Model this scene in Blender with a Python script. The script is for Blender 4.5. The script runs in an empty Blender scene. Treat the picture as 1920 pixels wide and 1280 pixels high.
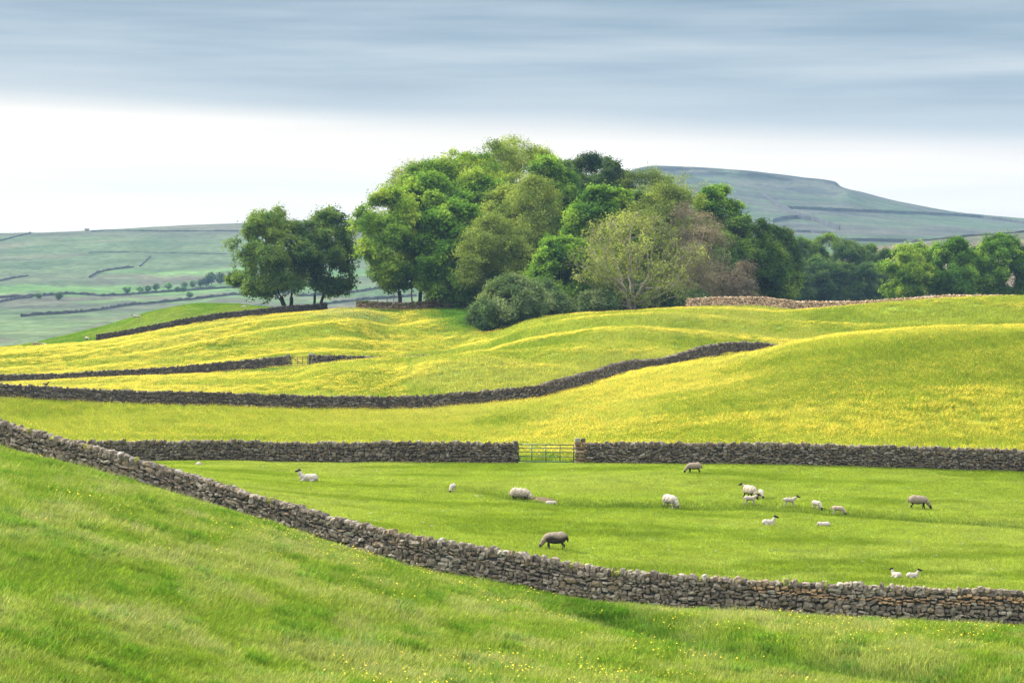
import bpy, math, random
import numpy as np
from mathutils import Matrix, Vector

sc = bpy.context.scene
COL = sc.collection
R = math.radians
F = 85.0 / 36.0 * 1920.0          # focal length in photo pixels
HOR = 470.0                       # photo row of the eye level

# ------------------------------------------------------------------ camera, sky, sun, exposure
cam = bpy.data.cameras.new("camera")
cam.lens = 85.0
cam.sensor_width = 36.0
cam.shift_y = -(640.0 - HOR) / 1920.0
cam.clip_start = 0.5
cam.clip_end = 20000.0
cam_o = bpy.data.objects.new("camera", cam)
COL.objects.link(cam_o)
cam_o.rotation_euler = (R(90), 0, 0)
sc.camera = cam_o

SUN_EL, SUN_AZ = 30.0, -60.0      # azimuth measured from the view axis, negative = left
sun = bpy.data.lights.new("sun", 'SUN')
sun.energy = 5.0
sun.angle = R(6)
sun.color = (1.0, 0.94, 0.84)
sun_o = bpy.data.objects.new("sun", sun)
COL.objects.link(sun_o)
sd = Vector((math.sin(R(SUN_AZ)) * math.cos(R(SUN_EL)), math.cos(R(SUN_AZ)) * math.cos(R(SUN_EL)), math.sin(R(SUN_EL))))
sun_o.rotation_euler = sd.to_track_quat('Z', 'Y').to_euler()

sc.view_settings.view_transform = 'Standard'
sc.view_settings.look = 'None'
sc.view_settings.gamma = 1.0
sc.view_settings.exposure = 1.0
sc.cycles.use_denoising = True
sc.cycles.denoising_prefilter = 'NONE'
sc.cycles.volume_bounces = 0
sc.cycles.max_bounces = 6
sc.cycles.diffuse_bounces = 3
sc.cycles.transmission_bounces = 3
sc.cycles.transparent_max_bounces = 6


class NT:
    """small helper to write node trees"""
    def __init__(self, tree):
        self.t = tree

    def n(self, typ, **kw):
        nd = self.t.nodes.new(typ)
        for k, v in kw.items():
            setattr(nd, k, v)
        return nd

    def l(self, a, b):
        self.t.links.new(a, b)

    def math(self, op, a, b=None, clamp=False):
        nd = self.n('ShaderNodeMath', operation=op, use_clamp=clamp)
        for i, v in enumerate((a, b)):
            if v is None:
                continue
            if isinstance(v, (int, float)):
                nd.inputs[i].default_value = v
            else:
                self.l(v, nd.inputs[i])
        return nd.outputs[0]

    def rng(self, v, a, b, c=0.0, d=1.0, smooth=True):
        nd = self.n('ShaderNodeMapRange', interpolation_type='SMOOTHSTEP' if smooth else 'LINEAR')
        self.l(v, nd.inputs[0])
        for i, x in enumerate((a, b, c, d)):
            if isinstance(x, (int, float)):
                nd.inputs[i + 1].default_value = x
            else:
                self.l(x, nd.inputs[i + 1])
        return nd.outputs[0]

    def mix(self, f, a, b, blend='MIX'):
        nd = self.n('ShaderNodeMix', data_type='RGBA', blend_type=blend)
        for s, v in ((0, f), (6, a), (7, b)):
            if isinstance(v, (int, float)):
                nd.inputs[s].default_value = v
            elif isinstance(v, tuple):
                nd.inputs[s].default_value = (*v, 1.0)
            else:
                self.l(v, nd.inputs[s])
        return nd.outputs[2]

    def noise(self, vec, scale, detail=3.0, rough=0.55):
        nd = self.n('ShaderNodeTexNoise')
        nd.inputs['Scale'].default_value = scale
        nd.inputs['Detail'].default_value = detail
        nd.inputs['Roughness'].default_value = rough
        if vec is not None:
            self.l(vec, nd.inputs['Vector'])
        return nd.outputs['Fac']

    def scaled(self, vec, s, loc=(0, 0, 0)):
        nd = self.n('ShaderNodeMapping')
        nd.inputs['Scale'].default_value = s
        nd.inputs['Location'].default_value = loc
        self.l(vec, nd.inputs['Vector'])
        return nd.outputs[0]


# the sky: a Nishita sky behind a sheet of stratus that ends in a bright band over the hills
ZENITH = 1.95
world = bpy.data.worlds.new("World")
sc.world = world
world.use_nodes = True
world.node_tree.nodes.clear()
w = NT(world.node_tree)
wout = w.n('ShaderNodeOutputWorld')
sky = w.n('ShaderNodeTexSky', sky_type='NISHITA', sun_disc=False)
sky.sun_elevation = R(SUN_EL)
sky.sun_rotation = R(SUN_AZ)
bg_sky = w.n('ShaderNodeBackground')
bg_sky.inputs[1].default_value = 0.05
w.l(sky.outputs[0], bg_sky.inputs[0])
tc = w.n('ShaderNodeTexCoord')
gen = tc.outputs['Generated']
sep = w.n('ShaderNodeSeparateXYZ')
w.l(gen, sep.inputs[0])
X_, Z_ = sep.outputs[0], sep.outputs[2]
n_streak = w.noise(w.scaled(gen, (4.0, 4.0, 70.0)), 1.0, 3.0, 0.5)
n_big = w.noise(w.scaled(gen, (3.2, 3.2, 24.0), (3.1, 0.7, 1.0)), 1.0, 2.0, 0.5)
n_wisp = w.noise(w.scaled(gen, (14.0, 14.0, 190.0), (7.0, 2.0, 5.0)), 1.0, 3.0, 0.6)
tone = w.math('ADD', w.math('ADD', w.math('MULTIPLY', n_streak, 0.5), w.math('MULTIPLY', n_big, 0.5)), w.math('MULTIPLY', w.math('SUBTRACT', n_wisp, 0.2), 0.14))
cloud = w.n('ShaderNodeValToRGB')
cr = cloud.color_ramp
cr.elements[0].position = 0.44
cr.elements[0].color = (0.315, 0.435, 0.560, 1)
cr.elements[1].position = 0.66
cr.elements[1].color = (0.700, 0.770, 0.825, 1)
e = cr.elements.new(0.54)
e.color = (0.475, 0.590, 0.690, 1)
w.l(tone, cloud.inputs[0])
edge = w.math('ADD', w.math('MULTIPLY', X_, -0.042), 0.0515)
edge = w.math('ADD', edge, w.math('MULTIPLY', w.math('SUBTRACT', n_big, 0.5), 0.016))
cover = w.rng(w.math('SUBTRACT', Z_, edge), -0.007, 0.009)
cover2 = w.rng(w.math('SUBTRACT', Z_, edge), 0.0, 0.030)
clear = w.mix(w.rng(Z_, 0.0, 0.05), (1.30, 1.18, 1.02), (1.30, 1.21, 1.08))
soft = w.mix(cover2, (0.70, 0.765, 0.815), cloud.outputs[0])
clear = w.mix(w.math('MULTIPLY', w.rng(X_, 0.0, 0.21), 0.5), clear, (1.13, 1.05, 1.0))
clear = w.mix(1.0, clear, w.mix(w.rng(n_streak, 0.36, 0.66), (0.90, 0.905, 0.92), (1.02, 1.02, 1.02)), 'MULTIPLY')
band = w.mix(cover, clear, soft)
up = w.rng(Z_, 0.11, 0.75)
dome = w.mix(up, w.mix(1.0, band, (0.455, 0.455, 0.455), 'MULTIPLY'), (ZENITH * 0.96, ZENITH * 0.99, ZENITH * 1.04))
dome = w.mix(w.rng(Z_, -0.004, 0.0), (0.10, 0.14, 0.05), dome)
bg_cl = w.n('ShaderNodeBackground')
bg_cl.inputs[1].default_value = 1.0
w.l(dome, bg_cl.inputs[0])
ms = w.n('ShaderNodeMixShader')
ms.inputs[0].default_value = 0.93
w.l(bg_sky.outputs[0], ms.inputs[1])
w.l(bg_cl.outputs[0], ms.inputs[2])
w.l(ms.outputs[0], wout.inputs[0])


# ------------------------------------------------------------------ helpers
def tag(o, label=None, cat=None, group=None, kind=None):
    for k, v in (("label", label), ("category", cat), ("group", group), ("kind", kind)):
        if v:
            o[k] = v
    return o


def raw_mesh(name, verts, faces, col=None, smooth=False):
    """verts (N,3); faces: list of (M,k) index arrays; col (N,3) albedo"""
    if not isinstance(faces, (list, tuple)):
        faces = [faces]
    faces = [f for f in faces if len(f)]
    me = bpy.data.meshes.new(name)
    verts = np.ascontiguousarray(verts, np.float32)
    me.vertices.add(len(verts))
    me.vertices.foreach_set("co", verts.ravel())
    idx = np.concatenate([f.ravel() for f in faces]).astype(np.int32)
    tot = np.concatenate([np.full(len(f), f.shape[1], np.int32) for f in faces])
    st = np.concatenate([[0], np.cumsum(tot)[:-1]]).astype(np.int32)
    me.loops.add(len(idx))
    me.loops.foreach_set("vertex_index", idx)
    me.polygons.add(len(tot))
    me.polygons.foreach_set("loop_start", st)
    me.polygons.foreach_set("loop_total", tot)
    me.polygons.foreach_set("use_smooth", np.full(len(tot), smooth, bool))
    me.update(calc_edges=True)
    if col is not None:
        a = me.color_attributes.new("Col", 'FLOAT_COLOR', 'POINT')
        a.data.foreach_set("color", np.concatenate([col, np.ones((len(col), 1))], 1).astype(np.float32).ravel())
    return me


def obj(name, me, mat=None, parent=None, loc=None):
    o = bpy.data.objects.new(name, me)
    COL.objects.link(o)
    if mat and me is not None and not me.materials:
        me.materials.append(mat)
    if parent:
        o.parent = parent
    if loc is not None:
        o.location = loc
    return o


def empty(name, loc, rz=0.0):
    o = bpy.data.objects.new(name, None)
    COL.objects.link(o)
    o.location = loc
    o.rotation_euler = (0, 0, rz)
    o.empty_display_size = 0.3
    return o


def copy_tree(o, parent=None):
    c = o.copy()
    COL.objects.link(c)
    c.parent = parent
    for ch in list(o.children):
        copy_tree(ch, c)
    return c


def unit(v):
    return v / np.maximum(np.linalg.norm(v, axis=-1, keepdims=True), 1e-9)


def _hash(ix, iy, seed):
    h = (ix * 374761393 + iy * 668265263 + seed * 974634777) & 0xffffffff
    h = ((h ^ (h >> 13)) * 1274126177) & 0xffffffff
    return ((h ^ (h >> 16)) & 0xffff) / 65535.0


def vnoise(x, y, seed=0):
    x, y = np.asarray(x, float), np.asarray(y, float)
    ix, iy = np.floor(x).astype(np.int64), np.floor(y).astype(np.int64)
    fx, fy = x - ix, y - iy
    fx, fy = fx * fx * (3 - 2 * fx), fy * fy * (3 - 2 * fy)
    a, b = _hash(ix, iy, seed), _hash(ix + 1, iy, seed)
    c, d = _hash(ix, iy + 1, seed), _hash(ix + 1, iy + 1, seed)
    return (a + (b - a) * fx) * (1 - fy) + (c + (d - c) * fx) * fy


def fbm(x, y, seed=0, octv=4):
    t, amp, s = 0.0, 0.5, 0.0
    for i in range(octv):
        t = t + amp * vnoise(x * 2 ** i + 17.3 * i, y * 2 ** i - 9.1 * i, seed + i)
        s += amp
        amp *= 0.5
    return t / s


def sstep(v, a, b):
    t = np.clip((v - a) / (b - a), 0, 1)
    return t * t * (3 - 2 * t)


def pchip_slopes(x, y):
    h = np.diff(x, axis=0)
    dl = np.diff(y, axis=0) / h
    m = np.zeros_like(y)
    a, b, h0, h1 = dl[:-1], dl[1:], h[:-1], h[1:]
    w1, w2 = 2 * h1 + h0, h1 + 2 * h0
    ok = a * b > 0
    with np.errstate(divide='ignore', invalid='ignore'):
        mm = (w1 + w2) / (w1 / a + w2 / b)
    m[1:-1] = np.where(ok, mm, 0.0)
    m[0], m[-1] = dl[0], dl[-1]
    return m


def pchip_eval(x, y, m, q):
    i = np.clip(np.searchsorted(x, q) - 1, 0, len(x) - 2)
    h = x[i + 1] - x[i]
    t = np.clip((q - x[i]) / h, 0, 1)
    return ((1 + 2 * t) * (1 - t) ** 2 * y[i] + t * (1 - t) ** 2 * h * m[i]
            + t * t * (3 - 2 * t) * y[i + 1] + t * t * (t - 1) * h * m[i + 1])


class Line:
    """a line across the land: depth and height as functions of the bearing (bearing counted in photo pixels)"""
    def __init__(self, pts, mode='y', drop=0.0):
        p = np.array(sorted(pts), float)
        self.px, d, v = p[:, 0], p[:, 1], p[:, 2]
        z = v if mode == 'z' else -(v - HOR) * d / F
        self.d, self.z = d, z - drop
        self.md, self.mz = pchip_slopes(self.px, self.d), pchip_slopes(self.px, self.z)

    def at(self, q):
        q = np.clip(q, self.px[0], self.px[-1])
        return pchip_eval(self.px, self.d, self.md, q), pchip_eval(self.px, self.z, self.mz, q)


# ------------------------------------------------------------------ the shape of the land
W1_TOP = [(-400, 119, 690), (0, 113, 787), (100, 111.5, 812), (200, 110, 838), (300, 108.5, 868), (400, 107, 900), (500, 105.5, 932),
          (600, 104, 960), (700, 102.5, 985), (800, 101, 1005), (900, 100, 1020), (1000, 99, 1037), (1100, 98, 1055), (1200, 97, 1066),
          (1300, 96.5, 1075), (1500, 95.5, 1087), (1700, 94.7, 1095), (1920, 94, 1102), (2320, 93, 1112)]
H_W1, H_GW, H_W2, H_W3 = 1.38, 1.32, 1.42, 1.50


def foot(pts, h):
    return [(p, d, y + h * F / d) for p, d, y in pts]


GW_FOOT = [(-400, 158, 858), (200, 157, 862), (400, 156, 863), (600, 155.5, 866), (800, 155, 865), (1000, 154, 864), (1200, 152, 866),
           (1400, 151, 869), (1600, 150.5, 873), (1800, 150, 879), (1920, 149.5, 882), (2320, 148, 890)]
W2_TOP = [(-400, 221, 705), (0, 222, 718), (100, 224, 723), (200, 225, 728), (300, 226, 731), (400, 227, 733), (500, 227, 737),
          (600, 227, 740), (700, 227, 740), (800, 226, 738), (860, 225, 733), (920, 224, 728), (1000, 222, 720), (1050, 227, 709),
          (1100, 235, 697), (1150, 243, 685), (1200, 250, 672), (1250, 256, 662), (1300, 261, 654), (1350, 265, 648), (1400, 268, 645),
          (1480, 275, 641.5), (1600, 284, 641), (1800, 298, 641), (1920, 302, 641), (2320, 328, 645)]
W3_FOOT = [(-400, 283, 735), (0, 285, 724), (100, 286, 722), (200, 287, 716), (300, 288, 711), (400, 289, 702), (480, 290, 694), (545, 291, 688), (600, 292, 687),
           (740, 295, 690), (800, 297, 686), (900, 299, 664), (1000, 300, 638), (1200, 303, 610), (1400, 308, 618), (1600, 318, 607),
           (1800, 322, 594), (1920, 324, 588), (2320, 346, 590)]
# sward heights are taken off so that the tips of the grass, not the soil, meet these lines
LINES = [
    Line([(-400, 6, -3.2), (2320, 6, -3.6)], 'z'),
    Line([(-400, 25, -6.4), (960, 25, -7.6), (2320, 25, -8.6)], 'z'),
    Line([(-400, 44, 1290), (0, 48, 1290), (400, 56, 1290), (1000, 66, 1290), (1500, 73, 1290), (1920, 75, 1290), (2320, 76, 1290)], drop=0.12),
    Line([(-400, 113, 738), (0, 107, 832), (200, 104.5, 880), (400, 101.5, 942), (550, 99, 990), (700, 97, 1036), (850, 95, 1078), (1000, 93, 1110), (1200, 91, 1136),
          (1500, 89.5, 1153), (1920, 88, 1172), (2320, 87, 1180)], drop=0.40),
    Line(foot(W1_TOP, H_W1), drop=0.05),
    Line([(p, d + 5, -(y - HOR) * d / F - H_W1 - 0.25) for p, d, y in W1_TOP], 'z'),
    Line(GW_FOOT, drop=0.04),
    Line([(-400, 190, -14.1), (0, 190, -14.3), (800, 190, -14.4), (1000, 190, -13.9), (1200, 190, -12.9), (1400, 190, -11.8), (1600, 190, -10.8),
          (1800, 190, -10.3), (1920, 190, -10.1), (2320, 190, -10.4)], 'z', drop=0.2),
    Line([(-400, 204, -13.8), (0, 205, -14.1), (400, 207, -14.6), (800, 207, -14.5), (1000, 207, -13.3), (1100, 222, -12.75), (1200, 232, -11.95), (1300, 235, -11.15), (1400, 236, -10.25),
          (1480, 236, -9.0), (1600, 236, -7.95), (1800, 234, -7.3), (1920, 232, -7.3), (2320, 232, -7.9)], 'z', drop=0.25),
    Line(foot(W2_TOP, H_W2), drop=0.05),
    Line([(-400, 262, -14.0), (0, 262, -14.1), (200, 262, -13.9), (400, 262, -13.6), (480, 262, -13.5), (545, 263, -13.35), (600, 264, -12.46), (650, 268, -12.2), (700, 270, -11.95), (740, 272, -11.82), (800, 266, -11.3), (860, 265, -10.95), (900, 265, -10.7), (1000, 264, -11.4),
          (1200, 278, -10.7), (1400, 289, -10.9), (1600, 303, -10.6), (1800, 311, -9.7), (1920, 314, -9.5), (2320, 337, -10)], 'z', drop=0.25),
    Line(W3_FOOT, drop=0.05),
    Line([(-400, 335, 690), (0, 335, 679), (200, 335, 667), (400, 335, 646), (600, 335, 634), (740, 335, 650), (820, 335, 652), (870, 335, 644), (910, 335, 635),
          (1000, 335, 604), (1100, 335, 590), (1200, 335, 584), (1280, 335, 580), (1350, 335, 581), (1400, 335, 584), (1450, 335, 588), (1520, 335, 582), (1600, 335, 574),
          (1700, 335, 566), (1800, 335, 560), (1920, 335, 557), (2320, 350, 562)], drop=0.25),
    Line([(-400, 362, 682), (0, 362, 668), (200, 362, 652), (400, 362, 621), (540, 362, 604), (660, 362, 596), (740, 362, 612), (820, 362, 606), (870, 362, 602),
          (915, 362, 622), (1000, 362, 596), (1200, 362, 586), (1288, 362, 579), (1350, 362, 575), (1420, 362, 575), (1460, 362, 579), (1500, 362, 583), (1600, 362, 583),
          (1700, 362, 577), (1800, 362, 571), (1920, 362, 571), (2320, 372, 575)], drop=0.1),
    Line([(-400, 396, 672), (0, 396, 654), (185, 397, 640), (300, 397, 620), (400, 397, 604), (540, 398, 590), (600, 398, 586), (660, 398, 580), (750, 398, 584),
          (830, 398, 580), (870, 398, 580), (905, 398, 588), (960, 398, 596), (1000, 398, 590), (1200, 398, 590), (1920, 398, 583), (2320, 400, 583)], drop=0.1),
    Line([(-400, 445, 668), (0, 445, 653), (130, 445, 628), (200, 445, 611), (300, 445, 582), (380, 445, 570), (430, 445, 570), (480, 445, 574), (600, 445, 582), (740, 445, 588),
          (900, 445, 585), (1400, 445, 585), (1920, 445, 577), (2320, 445, 577)]),
    Line([(-400, 490, -26), (0, 490, -23), (200, 490, -18), (400, 490, -14), (600, 490, -14), (900, 490, -13), (1500, 490, -12.5), (1650, 490, -10.4), (1920, 490, -10.2), (2320, 490, -10)], 'z'),
    Line([(-400, 620, -34), (0, 620, -32), (600, 620, -28), (1000, 620, -22), (1400, 620, -16), (1700, 620, -16), (1920, 620, -16), (2320, 620, -16)], 'z'),
    Line([(-400, 800, -44), (0, 800, -44), (1000, 800, -38), (1400, 800, -34), (2320, 800, -30)], 'z'),
    Line([(-400, 1000, -50), (2320, 1000, -50)], 'z'),
]
L_W1, L_GW, L_W2, L_W3, L_E = LINES[4], LINES[6], LINES[9], LINES[11], LINES[14]
GULLY = np.array([(560, 985), (720, 1040), (850, 1078), (1000, 1108), (1100, 1138), (1250, 1180), (1400, 1212), (1600, 1248), (1800, 1275), (1950, 1300)], float)
DITCH = np.array([(890, 921), (940, 927), (1000, 938), (1060, 944), (1160, 948), (1260, 952), (1400, 953), (1500, 958), (1600, 968), (1750, 975), (1930, 983)], float)


class Land:
    def __init__(self, pxs, ds):
        self.pxs, self.ds = pxs, ds
        A = [ln.at(pxs) for ln in LINES]
        D = np.array([a[0] for a in A])
        Zk = np.array([a[1] for a in A])
        M = pchip_slopes(D, Zk)
        self.Z = np.empty((len(ds), len(pxs)))
        for j in range(len(pxs)):
            self.Z[:, j] = pchip_eval(D[:, j], Zk[:, j], M[:, j], np.clip(ds, D[0, j], D[-1, j]))

    def __call__(self, x, y):
        px = 960 + F * np.asarray(x, float) / np.asarray(y, float)
        i = np.clip(np.searchsorted(self.ds, y) - 1, 0, len(self.ds) - 2)
        j = np.clip(np.searchsorted(self.pxs, px) - 1, 0, len(self.pxs) - 2)
        t = np.clip((y - self.ds[i]) / (self.ds[i + 1] - self.ds[i]), 0, 1)
        s = np.clip((px - self.pxs[j]) / (self.pxs[j + 1] - self.pxs[j]), 0, 1)
        Z = self.Z
        return (Z[i, j] * (1 - s) + Z[i, j + 1] * s) * (1 - t) + (Z[i + 1, j] * (1 - s) + Z[i + 1, j + 1] * s) * t


pxs = np.concatenate([np.linspace(-3200, -220, 50), np.arange(-200, 2121, 6.0), np.linspace(2140, 5200, 50)])
ds = np.concatenate([np.exp(np.arange(math.log(6), math.log(460), 0.0075)), np.exp(np.linspace(math.log(463), math.log(1000), 60))])
land = Land(pxs, ds)
PX, DD = np.meshgrid(pxs, ds)
XX, YY = (PX - 960) / F * DD, DD


def first_hit(px, py, d0=30.0, d1=500.0):
    """depth at which the land, as built so far, shows at bearing px and photo row py"""
    d = np.linspace(d0, d1, 4000)
    z = land((px - 960) / F * d, d)
    row = HOR - z * F / d
    k = np.argmax(row <= py)
    return d[k]


def polyline_xy(pts, d0, d1):
    out = []
    for px, py in pts:
        d = first_hit(px, py, d0, d1)
        out.append(((px - 960) / F * d, d))
    return np.array(out)


def dist_to_poly(x, y, P):
    best = np.full(np.shape(x), 1e9)
    side = np.zeros(np.shape(x))
    for a, b in zip(P[:-1], P[1:]):
        ab = b - a
        L2 = ab @ ab
        t = np.clip(((x - a[0]) * ab[0] + (y - a[1]) * ab[1]) / L2, 0, 1)
        dx, dy = x - a[0] - t * ab[0], y - a[1] - t * ab[1]
        d = np.hypot(dx, dy)
        s = np.sign(ab[0] * dy - ab[1] * dx)
        side = np.where(d < best, s, side)
        best = np.minimum(best, d)
    return best, side


gully_xy = polyline_xy(GULLY, 40, 120)
ditch_xy = polyline_xy(DITCH, 100, 150)
gd, gs = dist_to_poly(XX, YY, gully_xy)
dd_, ds_ = dist_to_poly(XX, YY, ditch_xy)
land.Z -= 0.95 * np.exp(-(gd / 2.2) ** 2) * (1 - 0.25 * gs) * sstep(L_W1.at(PX.ravel())[0].reshape(PX.shape) - YY, 4.5, 10.0)
land.Z += -0.22 * np.exp(-(dd_ / 0.9) ** 2) + 0.10 * np.exp(-((dd_ - 1.6) / 1.0) ** 2) * (ds_ > 0)
# gentle hummocks, and folds in the far meadows
land.Z += (fbm(XX / 9, YY / 9, 5, 3) - 0.5) * 0.30 * sstep(YY, 12, 40) * (1 - 0.6 * sstep(YY, 150, 220))
w2d, w3d = L_W2.at(PX.ravel())[0].reshape(PX.shape), L_W3.at(PX.ravel())[0].reshape(PX.shape)
calm = (1 - 0.9 * np.exp(-((YY - w2d + 12) / 26) ** 2)) * (1 - 0.9 * np.exp(-((YY - w3d + 6) / 18) ** 2) * (PX < 850))
land.Z += (fbm(XX / 36, YY / 22, 8, 2) - 0.5) * 1.7 * calm * sstep(YY, 158, 190) * (1 - sstep(YY, 330, 345) * (PX > 880)) * (1 - 0.7 * sstep(YY, 360, 395))
fold = np.sin((YY - 0.9 * XX) / 22.0 * 2 * math.pi + 2.2 * fbm(XX / 60, YY / 60, 12, 2))
land.Z += 0.42 * fold * sstep(YY, 297, 312) * (1 - sstep(YY, 375, 392)) * (1 - sstep(PX, 800, 950))
fold2 = np.sin((YY + 0.35 * XX) / 27.0 * 2 * math.pi + 2.5 * fbm(XX / 50, YY / 50, 14, 2))
land.Z += 0.34 * fold2 * sstep(YY, 235, 260) * (1 - sstep(YY, 315, 333)) * sstep(PX, 850, 1050)


def zones(x, y):
    px = 960 + F * x / y
    e0, g0, w2, w3, ee = (ln.at(px)[0] for ln in (L_W1, L_GW, L_W2, L_W3, L_E))
    return px, e0, g0, w2, w3, ee


def mixc(a, b, t):
    t = np.asarray(t)[..., None]
    return a * (1 - t) + np.asarray(b) * t


def grass_colour(x, y):
    px, e0, g0, w2, w3, ee = zones(x, y)
    sh = np.shape(x)
    one = np.ones(sh + (1,))
    n1 = fbm(x / 7, y / 14, 21, 4)
    n2 = fbm(x / 1.6, y / 3.0, 31, 4)
    n3 = fbm(x / 25, y / 40, 41, 3)
    # hillside in front
    g, _ = dist_to_poly(x, y, gully_xy)
    c0 = one * np.array((0.245, 0.370, 0.045))
    c0 = mixc(c0, (0.340, 0.410, 0.120), 0.6 * sstep(0.2 * n1 + 0.8 * n2, 0.45, 0.66))
    c0 = mixc(c0, (0.150, 0.285, 0.024), 0.6 * sstep(0.8 * n2 + 0.2 * n1, 0.50, 0.38))
    c0 = mixc(c0, (0.080, 0.190, 0.016), 0.9 * np.exp(-(g / 1.7) ** 2))  # gully green darkened: lusher grass, with the fold's shade put into the colour
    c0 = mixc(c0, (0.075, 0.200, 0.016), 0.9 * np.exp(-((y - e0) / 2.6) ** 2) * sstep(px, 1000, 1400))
    # sheep pasture
    d, _ = dist_to_poly(x, y, ditch_xy)
    c1 = one * np.array((0.275, 0.385, 0.050))
    c1 = mixc(c1, (0.320, 0.405, 0.080), 0.7 * sstep(fbm(x / 14, y / 10, 51, 3), 0.45, 0.70))
    c1 = mixc(c1, (0.165, 0.265, 0.020), 0.75 * sstep(fbm(x / 7, y / 2.6, 55, 5), 0.50, 0.66))
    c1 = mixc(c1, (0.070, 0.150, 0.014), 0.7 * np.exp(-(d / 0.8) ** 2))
    # meadows
    c2 = one * np.array((0.275, 0.370, 0.045))
    c2 = mixc(c2, (0.330, 0.390, 0.080), 0.7 * sstep(n3, 0.45, 0.65))
    c2 = mixc(c2, (0.170, 0.280, 0.022), 0.7 * sstep(n1, 0.52, 0.70))
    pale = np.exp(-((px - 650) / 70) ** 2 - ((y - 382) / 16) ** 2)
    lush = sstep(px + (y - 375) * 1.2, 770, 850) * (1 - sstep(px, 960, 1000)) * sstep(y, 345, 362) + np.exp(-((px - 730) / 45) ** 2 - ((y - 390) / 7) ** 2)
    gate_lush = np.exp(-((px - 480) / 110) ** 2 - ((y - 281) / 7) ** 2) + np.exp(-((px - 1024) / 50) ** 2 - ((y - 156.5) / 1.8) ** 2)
    c2 = mixc(c2, (0.150, 0.245, 0.022), 0.85 * sstep(px + 3 * (n1 - 0.5) * 100, 1300, 1520) * sstep(y, 176, 190) * (1 - sstep(y, 220, 230)))  # face of the right mound: greener growth, plus its shade put into the colour
    c2 = mixc(c2, (0.330, 0.400, 0.200), 0.75 * np.clip(pale, 0, 1))
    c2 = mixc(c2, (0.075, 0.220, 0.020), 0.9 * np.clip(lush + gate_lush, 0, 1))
    c3 = one * np.array((0.115, 0.235, 0.025))
    c3 = mixc(c3, (0.185, 0.275, 0.040), sstep(n1, 0.4, 0.65))
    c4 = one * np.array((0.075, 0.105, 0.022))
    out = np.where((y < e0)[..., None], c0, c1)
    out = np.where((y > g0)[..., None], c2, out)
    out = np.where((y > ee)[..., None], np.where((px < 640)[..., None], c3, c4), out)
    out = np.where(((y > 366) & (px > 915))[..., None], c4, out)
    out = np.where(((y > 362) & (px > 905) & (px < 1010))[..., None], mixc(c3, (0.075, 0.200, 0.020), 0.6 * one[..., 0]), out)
    return out * (0.86 + 0.28 * vnoise(x / 0.8, y / 0.8, 71))[..., None]


def flower_density(x, y):
    px, e0, g0, w2, w3, ee = zones(x, y)
    n = 0.6 * fbm(x / 16, y / 7, 81, 5) + 0.4 * fbm(x / 5, y / 4, 83, 3)
    m1 = 0.26 + 0.52 * sstep(px, 880, 1150) * (1 - 0.92 * sstep(y, 172, 196) * sstep(px, 1280, 1500))  # fewer flowers on the mound's face: greener growth, and partly its painted relief shade
    m1 = m1 + 0.35 * sstep(y, 227, 233) * sstep(px, 1400, 1600) + 0.25 * (1 - sstep(y, 160, 180)) * sstep(px, 900, 1200)
    h2 = 0.18 + 0.38 * sstep(fold_at(x, y), 0.2, 0.9)
    f3 = 0.50 + 0.25 * (1 - sstep(px, 200, 500)) - 0.6 * np.exp(-((px - 480) / 110) ** 2 - ((y - 281) / 7) ** 2)
    f4 = 0.62 + 0.30 * (1 - sstep(px, 100, 500)) + 0.14 * sstep(fold_l(x, y), 0.0, 0.9)
    pale = np.exp(-((px - 650) / 70) ** 2 - ((y - 382) / 16) ** 2)
    lush = sstep(px + (y - 375) * 1.2, 770, 850) * (1 - sstep(px, 960, 1000)) * sstep(y, 345, 362) + np.exp(-((px - 730) / 45) ** 2 - ((y - 390) / 7) ** 2)
    f4 = f4 * (1 - 0.6 * np.clip(pale, 0, 1)) * (1 - 0.9 * np.clip(lush, 0, 1))
    d = np.where(y < w2, m1, np.where((px < 760) & (y > w3), f4, np.where((px < 760), f3, np.where((px < 915) & (y > 332), f4, h2))))
    d = d * (0.35 + 1.1 * sstep(n, 0.32, 0.68))
    gate = np.exp(-((px - 1024) / 50) ** 2 - ((y - 156.5) / 1.8) ** 2)
    d = d * (1 - 0.9 * gate)
    return np.where((y < g0) | (y > ee), 0.0, np.clip(d, 0, 1.3))


def fold_l(x, y):
    return np.sin((y - 0.9 * x) / 22.0 * 2 * math.pi + 2.2 * fbm(x / 60, y / 60, 12, 2))


def fold_at(x, y):
    return np.sin((y + 0.35 * x) / 27.0 * 2 * math.pi + 2.5 * fbm(x / 50, y / 50, 14, 2))


# ------------------------------------------------------------------ materials
def material(name):
    m = bpy.data.materials.new(name)
    m.use_nodes = True
    m.node_tree.nodes.clear()
    t = NT(m.node_tree)
    out = t.n('ShaderNodeOutputMaterial')
    return m, t, out


def principled(t, out, rough=0.85, spec=0.25):
    b = t.n('ShaderNodeBsdfPrincipled')
    b.inputs['Roughness'].default_value = rough
    b.inputs['Specular IOR Level'].default_value = spec
    t.l(b.outputs[0], out.inputs[0])
    return b


def col_attr(t, name="Col", typ='GEOMETRY'):
    a = t.n('ShaderNodeAttribute', attribute_name=name, attribute_type=typ)
    return a.outputs['Color']


def pos(t):
    return t.n('ShaderNodeNewGeometry').outputs['Position']


def bump(t, b, h, strength, dist):
    n = t.n('ShaderNodeBump')
    n.inputs['Strength'].default_value = strength
    n.inputs['Distance'].default_value = dist
    t.l(h, n.inputs['Height'])
    t.l(n.outputs[0], b.inputs['Normal'])


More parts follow.
